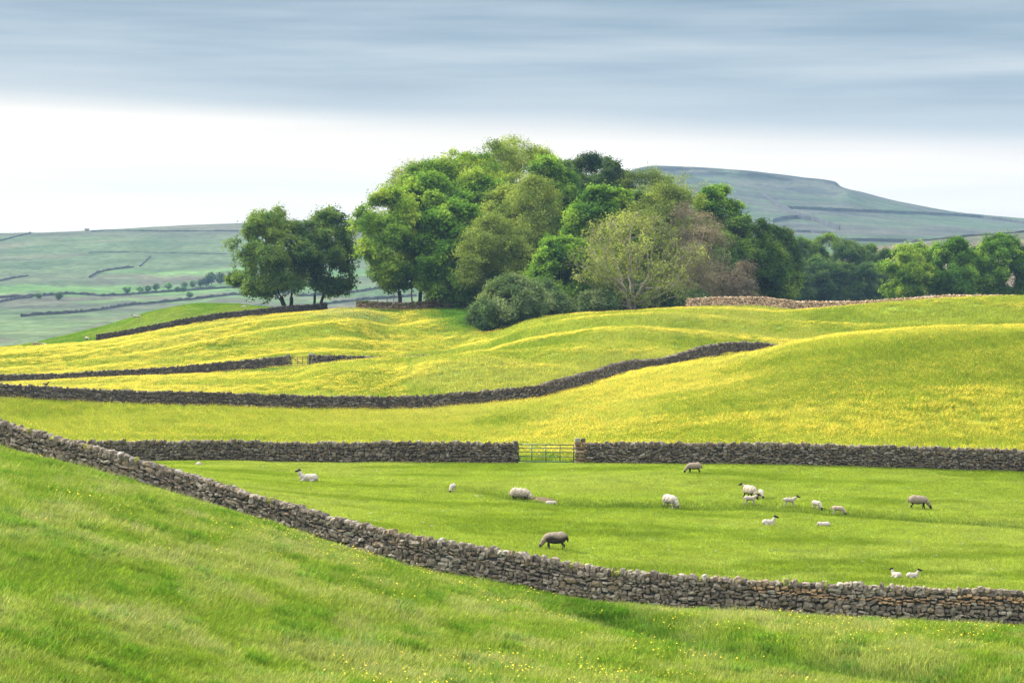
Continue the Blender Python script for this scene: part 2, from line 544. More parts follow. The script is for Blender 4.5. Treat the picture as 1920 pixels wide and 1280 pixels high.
def mat_ground():
    m, t, out = material("grassland")
    b = principled(t, out, 0.95, 0.05)
    p = pos(t)
    n = t.noise(p, 2.6, 5.0, 0.7)
    c = t.mix(t.rng(n, 0.3, 0.7), (0.55, 0.6, 0.5), (1.25, 1.2, 1.2))
    t.l(t.mix(1.0, col_attr(t), c, 'MULTIPLY'), b.inputs['Base Color'])
    bump(t, b, n, 0.6, 0.15)
    return m


def mat_blades(name, trans=0.35, instanced=True, gloss=True):
    m, t, out = material(name)
    c = col_attr(t)
    if instanced:
        c = t.mix(1.0, c, col_attr(t, "gcol", 'INSTANCER'), 'MULTIPLY')
    df = t.n('ShaderNodeBsdfDiffuse')
    tr = t.n('ShaderNodeBsdfTranslucent')
    t.l(c, df.inputs[0])
    t.l(t.mix(1.0, c, (1.25, 1.15, 0.7), 'MULTIPLY'), tr.inputs[0])
    mx = t.n('ShaderNodeMixShader')
    mx.inputs[0].default_value = trans
    t.l(df.outputs[0], mx.inputs[1])
    t.l(tr.outputs[0], mx.inputs[2])
    t.l(mx.outputs[0], out.inputs[0])
    return m


def mat_petals():
    m, t, out = material("buttercup_petals")
    b = principled(t, out, 0.5, 0.3)
    t.l(col_attr(t), b.inputs['Base Color'])
    return m


def mat_stone():
    m, t, out = material("field_stone")
    b = principled(t, out, 0.92, 0.15)
    p = pos(t)
    c = col_attr(t)
    n = t.noise(p, 9.0, 5.0, 0.65)
    c = t.mix(1.0, c, t.mix(t.rng(n, 0.3, 0.72), (0.55, 0.55, 0.55), (1.35, 1.33, 1.28)), 'MULTIPLY')
    lich = t.rng(t.noise(p, 5.5, 4.0, 0.7), 0.60, 0.70)
    c = t.mix(t.math('MULTIPLY', lich, 0.45), c, (0.30, 0.30, 0.25))
    t.l(c, b.inputs['Base Color'])
    bump(t, b, n, 0.8, 0.04)
    return m


def mat_plain(name, col, rough=0.8, spec=0.2, var=0.25, scale=6.0, metal=0.0):
    m, t, out = material(name)
    b = principled(t, out, rough, spec)
    b.inputs['Metallic'].default_value = metal
    n = t.noise(pos(t), scale, 4.0, 0.6)
    lo = tuple(x * (1 - var) for x in col)
    hi = tuple(x * (1 + var) for x in col)
    t.l(t.mix(t.rng(n, 0.3, 0.7), lo, hi), b.inputs['Base Color'])
    bump(t, b, n, 0.4, 0.02)
    return m


def mat_bark():
    m, t, out = material("bark")
    b = principled(t, out, 0.95, 0.1)
    p = pos(t)
    n = t.noise(t.scaled(p, (6, 6, 1.2)), 1.0, 5.0, 0.65)
    c = t.mix(1.0, col_attr(t), t.mix(t.rng(n, 0.3, 0.7), (0.6, 0.6, 0.6), (1.4, 1.35, 1.25)), 'MULTIPLY')
    t.l(c, b.inputs['Base Color'])
    bump(t, b, n, 0.7, 0.05)
    return m


def mat_fleece():
    m, t, out = material("sheep_coat")
    b = principled(t, out, 0.95, 0.05)
    o = t.n('ShaderNodeTexCoord').outputs['Object']
    n = t.noise(o, 22.0, 4.0, 0.7)
    c = t.mix(1.0, col_attr(t), t.mix(t.rng(n, 0.3, 0.7), (0.75, 0.73, 0.70), (1.12, 1.12, 1.12)), 'MULTIPLY')
    t.l(c, b.inputs['Base Color'])
    bump(t, b, n, 0.7, 0.03)
    return m


def mat_moor():
    m, t, out = material("moorland")
    b = principled(t, out, 1.0, 0.0)
    p = pos(t)
    n = t.noise(t.scaled(p, (0.02, 0.02, 0.06)), 1.0, 6.0, 0.62)
    n2 = t.noise(t.scaled(p, (0.15, 0.15, 0.3)), 1.0, 4.0, 0.7)
    f = t.mix(t.rng(n, 0.35, 0.65), (0.78, 0.80, 0.84), (1.22, 1.18, 1.12))
    f2 = t.mix(t.rng(n2, 0.35, 0.7), (0.72, 0.72, 0.72), (1.25, 1.25, 1.25))
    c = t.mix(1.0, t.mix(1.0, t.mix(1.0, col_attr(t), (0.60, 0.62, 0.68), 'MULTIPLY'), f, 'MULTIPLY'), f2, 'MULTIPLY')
    t.l(c, b.inputs['Base Color'])
    bump(t, b, n2, 0.7, 2.0)
    return m


M_GROUND, M_STONE, M_BARK, M_FLEECE, M_MOOR = mat_ground(), mat_stone(), mat_bark(), mat_fleece(), mat_moor()
M_BLADE = mat_blades("grass_blades", 0.50)
M_LEAF = mat_blades("tree_leaves", 0.42, instanced=False)
M_PETAL = mat_petals()


# ------------------------------------------------------------------ ground
def grid_faces(nr, nc):
    i = np.arange(nr * nc).reshape(nr, nc)
    return np.stack([i[:-1, :-1], i[:-1, 1:], i[1:, 1:], i[1:, :-1]], -1).reshape(-1, 4)


def make_ground():
    far = np.exp(np.linspace(math.log(1030), math.log(4300), 24))
    d_all = np.concatenate([ds, far])
    P, D = np.meshgrid(pxs, d_all)
    Zf = np.concatenate([land.Z, np.repeat(land.Z[-1:], len(far), 0)])
    X, Y = (P - 960) / F * D, D
    v = np.stack([X, Y, Zf], -1).reshape(-1, 3)
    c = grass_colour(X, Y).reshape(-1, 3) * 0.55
    me = raw_mesh("ground", v, grid_faces(*X.shape), c, True)
    tag(obj("ground", me, M_GROUND), kind='structure')


make_ground()


# ------------------------------------------------------------------ far hills
class Hill:
    def __init__(self, name, px0, px1, step, d0, d1, nd, lines, colour, rough=0.0, seed=0):
        self.pxs = np.arange(px0, px1 + 1, step, dtype=float)
        self.ds = np.exp(np.linspace(math.log(d0), math.log(d1), nd))
        A = [ln.at(self.pxs) for ln in lines]
        D = np.array([a[0] for a in A])
        Zk = np.array([a[1] for a in A])
        M = pchip_slopes(D, Zk)
        self.Z = np.empty((nd, len(self.pxs)))
        for j in range(len(self.pxs)):
            self.Z[:, j] = pchip_eval(D[:, j], Zk[:, j], M[:, j], np.clip(self.ds, D[0, j], D[-1, j]))
        P, DY = np.meshgrid(self.pxs, self.ds)
        X, Y = (P - 960) / F * DY, DY
        self.Z += (fbm(X / 90, Y / 90, seed, 4) - 0.5) * rough
        v = np.stack([X, Y, self.Z], -1).reshape(-1, 3)
        row = HOR - self.Z * F / Y
        me = raw_mesh(name, v, grid_faces(*X.shape), colour(P, row, X, Y, self.Z).reshape(-1, 3), True)
        tag(obj(name, me, M_MOOR), kind='structure')

    def z(self, x, y):
        return Land.__call__(self, x, y)

    def find(self, px, row):
        """the spot on this hill that lies at a bearing and height of view"""
        d = np.linspace(self.ds[0], self.ds[-1], 3000)
        x = (px - 960) / F * d
        r = HOR - self.z(x, d) * F / d
        k = np.argmax(r <= row)
        if r[k] > row:
            k = np.argmin(r)
        return x[k], d[k], float(self.z(x[k], d[k]))


def left_colour(P, row, X, Y, Z):
    one = np.ones(P.shape + (1,))
    c = one * np.array((0.120, 0.160, 0.085))
    n = fbm(X / 120, Y / 200, 301, 4)
    c = mixc(c, (0.150, 0.150, 0.100), sstep(n, 0.45, 0.62))
    wob = (fbm(P / 60, Y / 150, 305, 3) - 0.5) * 22
    r = row + wob
    c = mixc(c, (0.140, 0.235, 0.085), 0.9 * (sstep(r, 503, 507) * (1 - sstep(r, 512, 518)) * sstep(P, 160, 260)))
    c = mixc(c, (0.150, 0.130, 0.100), 0.8 * (sstep(r, 508, 516) * (1 - sstep(r, 524, 532)) * (0.3 + sstep(n, 0.4, 0.6))))
    c = mixc(c, (0.140, 0.240, 0.080), 0.9 * (sstep(r, 532, 536) * (1 - sstep(r, 548, 552)) * (0.4 + 0.6 * sstep(fbm(X / 150, Y / 90, 311, 2), 0.42, 0.5))))
    c = mixc(c, (0.150, 0.230, 0.090), 0.8 * (sstep(r, 556, 559) * (1 - sstep(r, 566, 569)) * sstep(P, 130, 180)))
    c = mixc(c, (0.135, 0.135, 0.100), 0.7 * (sstep(r, 560, 566) * (1 - sstep(r, 575, 584))))
    c = mixc(c, (0.165, 0.230, 0.100), 0.7 * sstep(r, 592, 604) * sstep(fbm(X / 40, Y / 60, 315, 3), 0.40, 0.55))
    c = mixc(c, (0.115, 0.105, 0.085), 0.5 * (sstep(row, 428, 434) * (1 - sstep(row, 440, 447))))
    return c


HILL_L = Hill("hill", -1600, 1250, 5, 640, 2700, 340, [
    Line([(-1600, 640, -52), (1250, 640, -52)], 'z'),
    Line([(-1600, 760, -48), (0, 760, -44), (1250, 760, -44)], 'z'),
    Line([(-1600, 900, 632), (0, 900, 634), (500, 900, 634), (1250, 900, 660)]),
    Line([(-1600, 1200, 584), (0, 1200, 585), (500, 1200, 583), (1250, 1200, 600)]),
    Line([(-1600, 1500, 545), (0, 1500, 545), (250, 1500, 548), (500, 1500, 540), (1250, 1500, 560)]),
    Line([(-1600, 1750, 505), (0, 1750, 510), (500, 1750, 500), (1250, 1750, 530)]),
    Line([(-1600, 2000, 470), (0, 2000, 470), (500, 2000, 462), (1250, 2000, 500)]),
    Line([(-1600, 2300, 440), (0, 2300, 438), (160, 2300, 434), (330, 2300, 431), (480, 2300, 432), (700, 2300, 430), (1250, 2300, 480)]),
    Line([(-1600, 2500, 440), (0, 2500, 438), (160, 2500, 433), (330, 2500, 424), (400, 2500, 420), (480, 2500, 416), (600, 2500, 412), (800, 2500, 412), (1250, 2500, 470)]),
    Line([(-1600, 2700, 0), (1250, 2700, 0)], 'z'),
], left_colour, 3.0, 300)


def right_colour(P, row, X, Y, Z):
    one = np.ones(P.shape + (1,))
    n = fbm(X / 160, Y / 120, 401, 4)
    c = one * np.array((0.125, 0.160, 0.085))
    c = mixc(c, (0.150, 0.150, 0.105), sstep(n, 0.42, 0.6))
    c = mixc(c, (0.130, 0.215, 0.090), 0.7 * sstep(row, 395, 440) * sstep(fbm(X / 200, Y / 100, 407, 3), 0.40, 0.55))
    c = mixc(c, (0.160, 0.150, 0.110), 0.7 * sstep(row, 425, 432) * (1 - sstep(row, 436, 446)))
    crest = np.interp(P, SCARP[:, 0], SCARP[:, 1])
    crag = np.exp(-((row - crest - 5) / 6.0) ** 2) * (P < 1575) * sstep(fbm(X / 30, Y / 15, 411, 3), 0.36, 0.5)
    c = mixc(c, (0.030, 0.030, 0.032), 0.9 * crag)
    scree = sstep(fbm(X / 70, Y / 25, 415, 4), 0.58, 0.68) * (row > crest + 10)
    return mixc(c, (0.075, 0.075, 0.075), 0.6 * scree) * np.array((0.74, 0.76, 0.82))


SCARP = np.array([(780, 480), (950, 420), (1050, 380), (1150, 334), (1195, 317), (1230, 312), (1300, 314), (1400, 321), (1500, 333), (1566, 341), (1577, 350), (1620, 361), (1700, 381), (1800, 399), (1920, 410), (2400, 432), (4000, 450)], float)
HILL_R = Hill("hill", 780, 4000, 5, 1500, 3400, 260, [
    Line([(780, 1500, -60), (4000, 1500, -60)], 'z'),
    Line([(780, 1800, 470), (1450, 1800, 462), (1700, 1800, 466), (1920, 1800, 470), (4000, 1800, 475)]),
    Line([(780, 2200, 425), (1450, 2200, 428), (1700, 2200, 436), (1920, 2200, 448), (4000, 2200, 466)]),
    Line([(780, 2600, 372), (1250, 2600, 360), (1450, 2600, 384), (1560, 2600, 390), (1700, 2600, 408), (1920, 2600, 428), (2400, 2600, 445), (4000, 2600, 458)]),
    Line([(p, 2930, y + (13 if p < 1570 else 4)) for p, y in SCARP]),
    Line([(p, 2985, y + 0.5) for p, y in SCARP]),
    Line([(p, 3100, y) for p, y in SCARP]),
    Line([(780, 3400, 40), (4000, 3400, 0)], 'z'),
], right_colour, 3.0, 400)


def moor_colour(P, row, X, Y, Z):
    one = np.ones(P.shape + (1,))
    n = fbm(X / 50, Y / 90, 501, 4)
    return mixc(one * np.array((0.190, 0.145, 0.100)), (0.120, 0.125, 0.075), sstep(n, 0.42, 0.6))


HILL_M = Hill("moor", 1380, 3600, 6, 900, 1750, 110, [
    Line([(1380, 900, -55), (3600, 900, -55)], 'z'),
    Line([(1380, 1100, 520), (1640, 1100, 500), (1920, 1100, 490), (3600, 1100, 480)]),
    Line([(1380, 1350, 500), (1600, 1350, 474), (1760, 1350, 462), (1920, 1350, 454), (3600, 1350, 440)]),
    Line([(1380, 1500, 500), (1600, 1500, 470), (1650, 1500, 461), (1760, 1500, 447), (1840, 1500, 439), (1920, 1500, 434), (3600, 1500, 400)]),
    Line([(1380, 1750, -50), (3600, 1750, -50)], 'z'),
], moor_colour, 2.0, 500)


# ------------------------------------------------------------------ dry stone walls
def stone_template():
    n = 3
    g = np.linspace(-1, 1, n)
    vid, V, Q = {}, [], []

    def vert(p):
        k = tuple(np.round(p, 4))
        if k not in vid:
            vid[k] = len(V)
            V.append(p)
        return vid[k]
    for ax in range(3):
        for s in (-1, 1):
            for i in range(n - 1):
                for j in range(n - 1):
                    q = []
                    for a, b in ((i, j), (i + 1, j), (i + 1, j + 1), (i, j + 1)):
                        p = np.zeros(3)
                        p[ax] = s
                        p[(ax + 1) % 3] = g[a]
                        p[(ax + 2) % 3] = g[b]
                        q.append(vert(p))
                    Q.append(q if s > 0 else q[::-1])
    V = np.array(V)
    V = V / ((np.abs(V) ** 3.6).sum(1) ** (1 / 3.6))[:, None]
    return V, np.array(Q)


ST_V, ST_Q = stone_template()
STONE_TONES = np.array([(0.150, 0.132, 0.112), (0.185, 0.168, 0.145), (0.115, 0.100, 0.086), (0.225, 0.208, 0.185), (0.165, 0.135, 0.100), (0.095, 0.086, 0.078), (0.26, 0.25, 0.225)])
TONE_P = np.array([0.27, 0.22, 0.18, 0.10, 0.12, 0.07, 0.04])


class Path:
    def __init__(self, xy, step=0.4):
        xy = np.asarray(xy, float)
        s = np.concatenate([[0], np.cumsum(np.hypot(*np.diff(xy, axis=0).T))])
        m = np.stack([pchip_slopes(s, xy[:, 0]), pchip_slopes(s, xy[:, 1])], 1)
        q = np.linspace(0, s[-1], max(3, int(s[-1] / step)))
        self.x, self.y = pchip_eval(s, xy[:, 0], m[:, 0], q), pchip_eval(s, xy[:, 1], m[:, 1], q)
        self.s = np.concatenate([[0], np.cumsum(np.hypot(np.diff(self.x), np.diff(self.y)))])
        self.L = self.s[-1]
        self.tx, self.ty = np.gradient(self.x, self.s), np.gradient(self.y, self.s)

    def at(self, s):
        x, y = np.interp(s, self.s, self.x), np.interp(s, self.s, self.y)
        tx, ty = np.interp(s, self.s, self.tx), np.interp(s, self.s, self.ty)
        l = np.hypot(tx, ty)
        return x, y, tx / l, ty / l


def from_bearings(pts, lo=None, hi=None, off=0.0):
    """pts (px, d, anything) to plan coordinates, cut to the bearings lo..hi"""
    p = np.array(sorted(pts), float)
    if lo is not None:
        q = np.unique(np.concatenate([[lo], p[(p[:, 0] > lo) & (p[:, 0] < hi), 0], [hi]]))
        m = pchip_slopes(p[:, 0], p[:, 1])
        d = pchip_eval(p[:, 0], p[:, 1], m, q)
    else:
        q, d = p[:, 0], p[:, 1]
    d = d + off
    return np.stack([(q - 960) / F * d, d], 1)


def wall_mesh(name, path, H, seed, ground=None, size=1.0, width=0.58, tone=1.0, sand=None, moss=0.0, cope=0.25, warm=0.0, cope_moss=0.0):
    rng = np.random.default_rng(seed)
    ground = ground or land
    S, N, Zc, HS, HN, HZ, RT, LEAN, C = ([] for _ in range(9))
    body = H - cope
    for side in (-1, 1):
        z = -0.06
        while z < body - 0.03:
            h = min(rng.uniform(0.11, 0.235) * size, body - z + 0.02)
            s = rng.uniform(-0.15, 0.1)
            wn = width / 2 - 0.10 * (z / H)
            while s < path.L:
                l = np.clip(rng.lognormal(math.log(0.27), 0.42), 0.12, 0.66) * size
                hh = h * rng.uniform(0.7, 1.42)
                sandy = sand is not None and sand(s / path.L, (z + h / 2) / H, rng)
                if sandy:
                    hh = h * 0.72
                S.append(s + l / 2)
                N.append(side * (wn - 0.13) + rng.normal(0, 0.018))
                Zc.append(z + h / 2 + rng.normal(0, 0.035 * size))
                HS.append(l * 0.515)
                HN.append(rng.uniform(0.13, 0.17))
                HZ.append(hh * 0.53)
                RT.append(rng.normal(0, 0.22 if not sandy else 0.03))
                LEAN.append(0.0)
                t = STONE_TONES[rng.choice(len(STONE_TONES), p=TONE_P)] * rng.uniform(0.78, 1.25)
                if sandy:
                    t = np.array((0.30, 0.215, 0.135)) * rng.uniform(0.7, 1.2)
                C.append(t)
                s += l
            z += h
    s = 0.0
    while s < path.L:
        l = rng.uniform(0.11, 0.32) * size
        h = cope * rng.uniform(0.75, 1.5)
        S.append(s + l / 2)
        N.append(rng.normal(0, 0.03))
        Zc.append(body + h * 0.42)
        HS.append(l * 0.56)
        HN.append(width * rng.uniform(0.34, 0.46))
        HZ.append(h * 0.58)
        RT.append(rng.normal(0.10, 0.22))
        LEAN.append(rng.normal(0, 0.1))
        t = STONE_TONES[rng.choice(len(STONE_TONES), p=TONE_P)] * rng.uniform(0.8, 1.3)
        if rng.random() < cope_moss:
            t = np.array((0.17, 0.18, 0.055)) * rng.uniform(0.7, 1.3)
        C.append(t)
        s += l * 0.97
    S, N, Zc, HS, HN, HZ, RT, LEAN = (np.array(a) for a in (S, N, Zc, HS, HN, HZ, RT, LEAN))
    C = np.array(C) * tone * 0.60 * np.array((1.05, 0.97, 0.86))
    if warm:
        C = C * np.array((1 + 0.30 * warm, 1.0 + 0.02 * warm, 1 - 0.20 * warm))
    if moss:
        k = rng.random(len(C)) < moss * np.clip(0.25 + Zc / H, 0, 1)
        C[k] = np.array((0.13, 0.125, 0.04)) * rng.uniform(0.6, 1.3, (k.sum(), 1))
    n = len(S)
    V = ST_V[None] * np.stack([HS, HN, HZ], 1)[:, None]
    V = V * (1 + rng.normal(0, 0.10, (n, len(ST_V), 1))) + rng.normal(0, 0.012, (n, len(ST_V), 3))
    c, s_ = np.cos(RT)[:, None], np.sin(RT)[:, None]
    a, b = V[..., 0] * c - V[..., 2] * s_, V[..., 0] * s_ + V[..., 2] * c
    V[..., 0], V[..., 2] = a, b
    V[..., 1] += b * LEAN[:, None]
    x, y, tx, ty = path.at(S)
    zb = ground(x, y)
    nx, ny = ty, -tx                     # the side of the path to its right
    px = x[:, None] + V[..., 0] * tx[:, None] + (V[..., 1] + N[:, None]) * nx[:, None]
    py = y[:, None] + V[..., 0] * ty[:, None] + (V[..., 1] + N[:, None]) * ny[:, None]
    pz = zb[:, None] + Zc[:, None] + V[..., 2]
    # stones tilt with the slope of the ground
    pz += V[..., 0] * np.interp(S, path.s, np.gradient(ground(path.x, path.y), path.s))[:, None]
    verts = np.stack([px, py, pz], -1).reshape(-1, 3)
    cols = np.repeat(C, len(ST_V), 0)
    faces = (ST_Q[None] + (np.arange(n) * len(ST_V))[:, None, None]).reshape(-1, 4)
    # rubble filling
    q = np.linspace(0.03, path.L - 0.03, max(3, int(path.L / 0.8)))
    x, y, tx, ty = path.at(q)
    zb = ground(x, y)
    ring = []
    for nn, zz in ((-0.16, -0.15), (-0.13, body - 0.02), (0.13, body - 0.02), (0.16, -0.15)):
        ring.append(np.stack([x + nn * ty, y - nn * tx, zb + zz], -1))
    cv = np.stack(ring, 1).reshape(-1, 3)
    k = len(q)
    i = np.arange(k - 1)[:, None] * 4
    cf = np.concatenate([np.concatenate([i + j, i + 4 + j, i + 4 + (j + 1) % 4, i + (j + 1) % 4], 1) for j in range(4)])
    ends = np.array([[0, 1, 2, 3], [4 * k - 1, 4 * k - 2, 4 * k - 3, 4 * k - 4]])
    cf = np.concatenate([cf, ends]) + len(verts)
    cols = np.concatenate([cols, np.full((len(cv), 3), 0.05)])
    return raw_mesh(name, np.concatenate([verts, cv]), [faces, cf], cols, False)


def wall(label, path, H, seed, group=None, **kw):
    me = wall_mesh("stone_wall", path, H, seed, **kw)
    return tag(obj("stone_wall", me, M_STONE), label, "stone wall", group, "thing")


def sandy(u, v, rng):
    return u > 0.735 and 0.54 < v + 0.06 * math.sin(u * 40) < 0.78 and rng.random() < 0.9


wall("long grey dry stone wall slanting down across the grassy hillside in front", Path(from_bearings(W1_TOP, -260, 2200)), H_W1, 1, sand=sandy, cope_moss=0.04, tone=1.75, size=0.92, cope=0.22)
wall("grey dry stone wall behind the lying ewe, ending at the green gate", Path(from_bearings(GW_FOOT, -60, 968.5)), H_GW, 2, tone=1.15, size=0.85)
wall("straight grey stone wall running from the brown gatepost along the back of the sheep pasture", Path(from_bearings(GW_FOOT, 1100, 2150)), H_GW, 3, tone=1.25, size=0.85)
wall("long curving stone wall that climbs between two buttercup slopes and vanishes over the rise", Path(from_bearings(W2_TOP, -200, 1640)), H_W2, 4, tone=1.0, size=1.1)
wall("grey stone wall across the yellow meadow, up to the small far gate", Path(from_bearings(W3_FOOT, -200, 536)), H_W3, 5, tone=0.95, size=1.2)
wall("short grey stone wall running from the far gate's capped pillar into the slope", Path(from_bearings(W3_FOOT, 590, 800)), H_W3, 6, tone=0.95, size=1.2)
W4 = [(180, 397.5, 0), (240, 397.5, 0), (300, 398, 0), (400, 399, 0), (480, 400, 0), (540, 404, 0), (612, 412, 0)]
wall("dark stone wall between the green knoll and the yellow meadow, ending under two trees", Path(from_bearings(W4)), 1.35, 7, tone=0.66, size=1.3)
W5 = [(668, 402, 0), (700, 401, 0), (760, 401, 0), (800, 401, 0), (830, 401, 0), (870, 400, 0), (930, 399, 0)]
wall("mossy brown stone wall at the foot of the left side of the big wood", Path(from_bearings(W5)), 1.45, 8, size=1.3, warm=0.8, moss=0.45, tone=2.0)
W6 = [(1287, 362, 0), (1350, 362, 0), (1420, 362, 0), (1500, 363, 0), (1600, 363, 0), (1700, 363, 0), (1800, 363, 0), (1900, 364, 0)]
wall("pale tan stone wall on the skyline between the big wood and the row of trees", Path(from_bearings(W6)), 1.6, 9, size=1.15, warm=0.75, tone=3.6)


# walls far off on the hills, each a thin line of stone
def far_wall(label, hill, pts, H=1.6, tone=0.85):
    xy = []
    for (a, ra), (b, rb) in zip(pts[:-1], pts[1:]):
        for t in np.linspace(0, 1, 6)[:-1]:
            x, y, z = hill.find(a + (b - a) * t, ra + (rb - ra) * t)
            xy.append((x, y))
    x, y, z = hill.find(*pts[-1])
    xy.append((x, y))
    xy = np.array(xy)
    keep = np.concatenate([[True], np.hypot(*np.diff(xy, axis=0).T) > 1.5])
    xy = xy[keep]
    s = np.concatenate([[0], np.cumsum(np.hypot(*np.diff(xy, axis=0).T))])
    q = np.linspace(0, s[-1], max(4, int(s[-1] / 3)))
    x, y = np.interp(q, s, xy[:, 0]), np.interp(q, s, xy[:, 1])
    k = len(q)
    rng = np.random.default_rng(int(abs(pts[0][0] * 7 + pts[0][1])))
    tx, ty = np.gradient(x), np.gradient(y)
    l = np.hypot(tx, ty)
    nx, ny = ty / l, -tx / l
    zb = hill.z(x, y)
    h = H * (rng.uniform(0.95, 1.15, k) if hill is HILL_R else rng.uniform(0.5, 1.05, k))
    ring = [np.stack([x + a * nx, y + a * ny, zb + b], -1) for a, b in ((-0.45, -1.0 + 0 * h), (-0.3, h), (0.3, h), (0.45, -1.0 + 0 * h))]
    v = np.stack(ring, 1).reshape(-1, 3)
    i = np.arange(k - 1)[:, None] * 4
    f = np.concatenate([np.concatenate([i + j, i + 4 + j, i + 4 + (j + 1) % 4, i + (j + 1) % 4], 1) for j in range(4)])
    c = np.repeat(np.array((0.060, 0.062, 0.066))[None] * tone * rng.uniform(0.7, 1.3, (k, 1)), 4, 0)
    o = obj("field_wall", raw_mesh("field_wall", v, f, c), M_STONE)
    tag(o, label, "stone wall", "stone walls on the far hills", "thing")


far_wall("thin dark wall slanting up to the flat crest of the left hill", HILL_L, [(-60, 460), (0, 452), (30, 444), (58, 437.5)])
far_wall("faint wall along the crest of the left hill beside the small barn", HILL_L, [(172, 434.5), (195, 432.5), (300, 434), (420, 433.5), (640, 434)], 1.2)
far_wall("short curved wall climbing to a bright green field halfway up the left hill", HILL_L, [(168, 521), (180, 513), (200, 507.5), (225, 504), (250, 501.5)], 1.9)
far_wall("short dark wall above a pale green bank at the left hill's edge", HILL_L, [(-60, 531), (0, 527), (25, 522), (52, 517.5)])
far_wall("long wall below the line of bushes, running to the two trees", HILL_L, [(-60, 561), (0, 559), (70, 556), (125, 551.5), (155, 553), (190, 555.5), (230, 554), (300, 549), (420, 540.5), (540, 538)], 1.9)
far_wall("low wall starting at the left hill's foot beneath the round bush", HILL_L, [(-60, 574), (0, 567), (30, 561), (60, 558.5)])
far_wall("lowest long wall on the left hill, ending behind the green knoll", HILL_L, [(40, 594), (70, 591), (130, 588), (185, 582), (240, 573), (300, 568), (360, 562), (430, 554), (560, 548)], 1.8)
far_wall("faint straight wall high on the left hill's open moor", HILL_L, [(165, 474), (240, 473), (330, 475), (425, 477)], 0.8)
far_wall("short dip of wall slanting through heather under the left hill's crest", HILL_L, [(262, 500), (268, 494), (274, 488), (282, 481)], 1.2)
far_wall("far wall seen through the gap between the two trees and the wood, upper one", HILL_L, [(560, 556), (640, 552), (690, 545), (735, 537), (790, 533)], 1.8)
far_wall("far wall seen through the gap between the two trees and the wood, lower one", HILL_L, [(600, 572), (680, 563), (730, 560), (780, 555)], 1.8)
far_wall("long dark wall running level across the flank of the flat-topped hill", HILL_R, [(1476, 391.5), (1530, 394), (1594, 397), (1660, 399.5), (1725, 402), (1790, 405), (1837, 408.5), (1880, 414), (1925, 421), (1990, 428)], 3.0, 0.7)
far_wall("crooked wall descending the flat-topped hill from the white rocks", HILL_R, [(1424, 361), (1445, 377), (1462, 388), (1480, 398), (1487, 403), (1519, 413), (1548, 421), (1574, 431)], 4.2, 0.8)
far_wall("short wall curving off the crooked one beside the big wood", HILL_R, [(1450, 417), (1470, 412), (1492, 410.5), (1520, 413.5)], 3.4, 0.8)
far_wall("lower wall on the flat-topped hill just above the dark tree belt", HILL_R, [(1440, 433), (1480, 435), (1520, 436), (1560, 439)], 2.0, 0.9)
far_wall("wall along the bottom of the flat-topped hill behind the brown moor", HILL_R, [(1560, 455), (1600, 452), (1650, 453), (1700, 455)], 2.4, 0.9)
far_wall("thin wall along the top of the brown moor", HILL_M, [(1700, 455.5), (1760, 449.5), (1840, 441.5), (1900, 437.5), (1960, 433)], 1.4, 0.9)


# ------------------------------------------------------------------ grass, flowers
def blade_set(rng, n, rad, h0, h1, wid, lean, tri=False, tones=None):
    """n bent blades scattered in a disc"""
    r = rad * np.sqrt(rng.random(n))
    a = rng.uniform(0, 2 * math.pi, n)
    bx, by = r * np.cos(a), r * np.sin(a)
    h = rng.uniform(h0, h1, n)
    d = rng.uniform(0, 2 * math.pi, n)
    lx, ly = np.cos(d) * lean * h * rng.uniform(0.3, 1.2, n) + 0.22 * h, np.sin(d) * lean * h * rng.uniform(0.3, 1.2, n)
    o = rng.uniform(0, math.pi, n)
    wx, wy = np.cos(o) * wid * rng.uniform(0.6, 1.3, n), np.sin(o) * wid * rng.uniform(0.6, 1.3, n)
    z = np.zeros(n) - 0.03
    if tri:
        V = np.stack([np.stack([bx - wx, by - wy, z], -1), np.stack([bx + wx, by + wy, z], -1), np.stack([bx + lx, by + ly, h], -1)], 1)
        f = (np.arange(n)[:, None] * 3 + np.arange(3)[None])
        k = 3
    else:
        mx, my, mz = bx + lx * 0.35, by + ly * 0.35, h * 0.58
        V = np.stack([np.stack([bx - wx, by - wy, z], -1), np.stack([bx + wx, by + wy, z], -1),
                      np.stack([mx + wx * .8, my + wy * .8, mz], -1), np.stack([mx - wx * .8, my - wy * .8, mz], -1),
                      np.stack([bx + lx + wx * .15, by + ly + wy * .15, h * 0.97], -1), np.stack([bx + lx - wx * .15, by + ly - wy * .15, h * 0.97], -1)], 1)
        b = np.arange(n)[:, None] * 6
        f = np.concatenate([b + np.array([[0, 1, 2, 3]]), b + np.array([[3, 2, 4, 5]])])
        k = 6
    t = rng.uniform(0.72, 1.3, (n, 1)) * np.ones((1, 3))
    if tones is not None:
        m = rng.random(n) < tones[0]
        t[m] = t[m] * np.array(tones[1])
    return V.reshape(-1, 3), f, np.repeat(t, k, 0), k


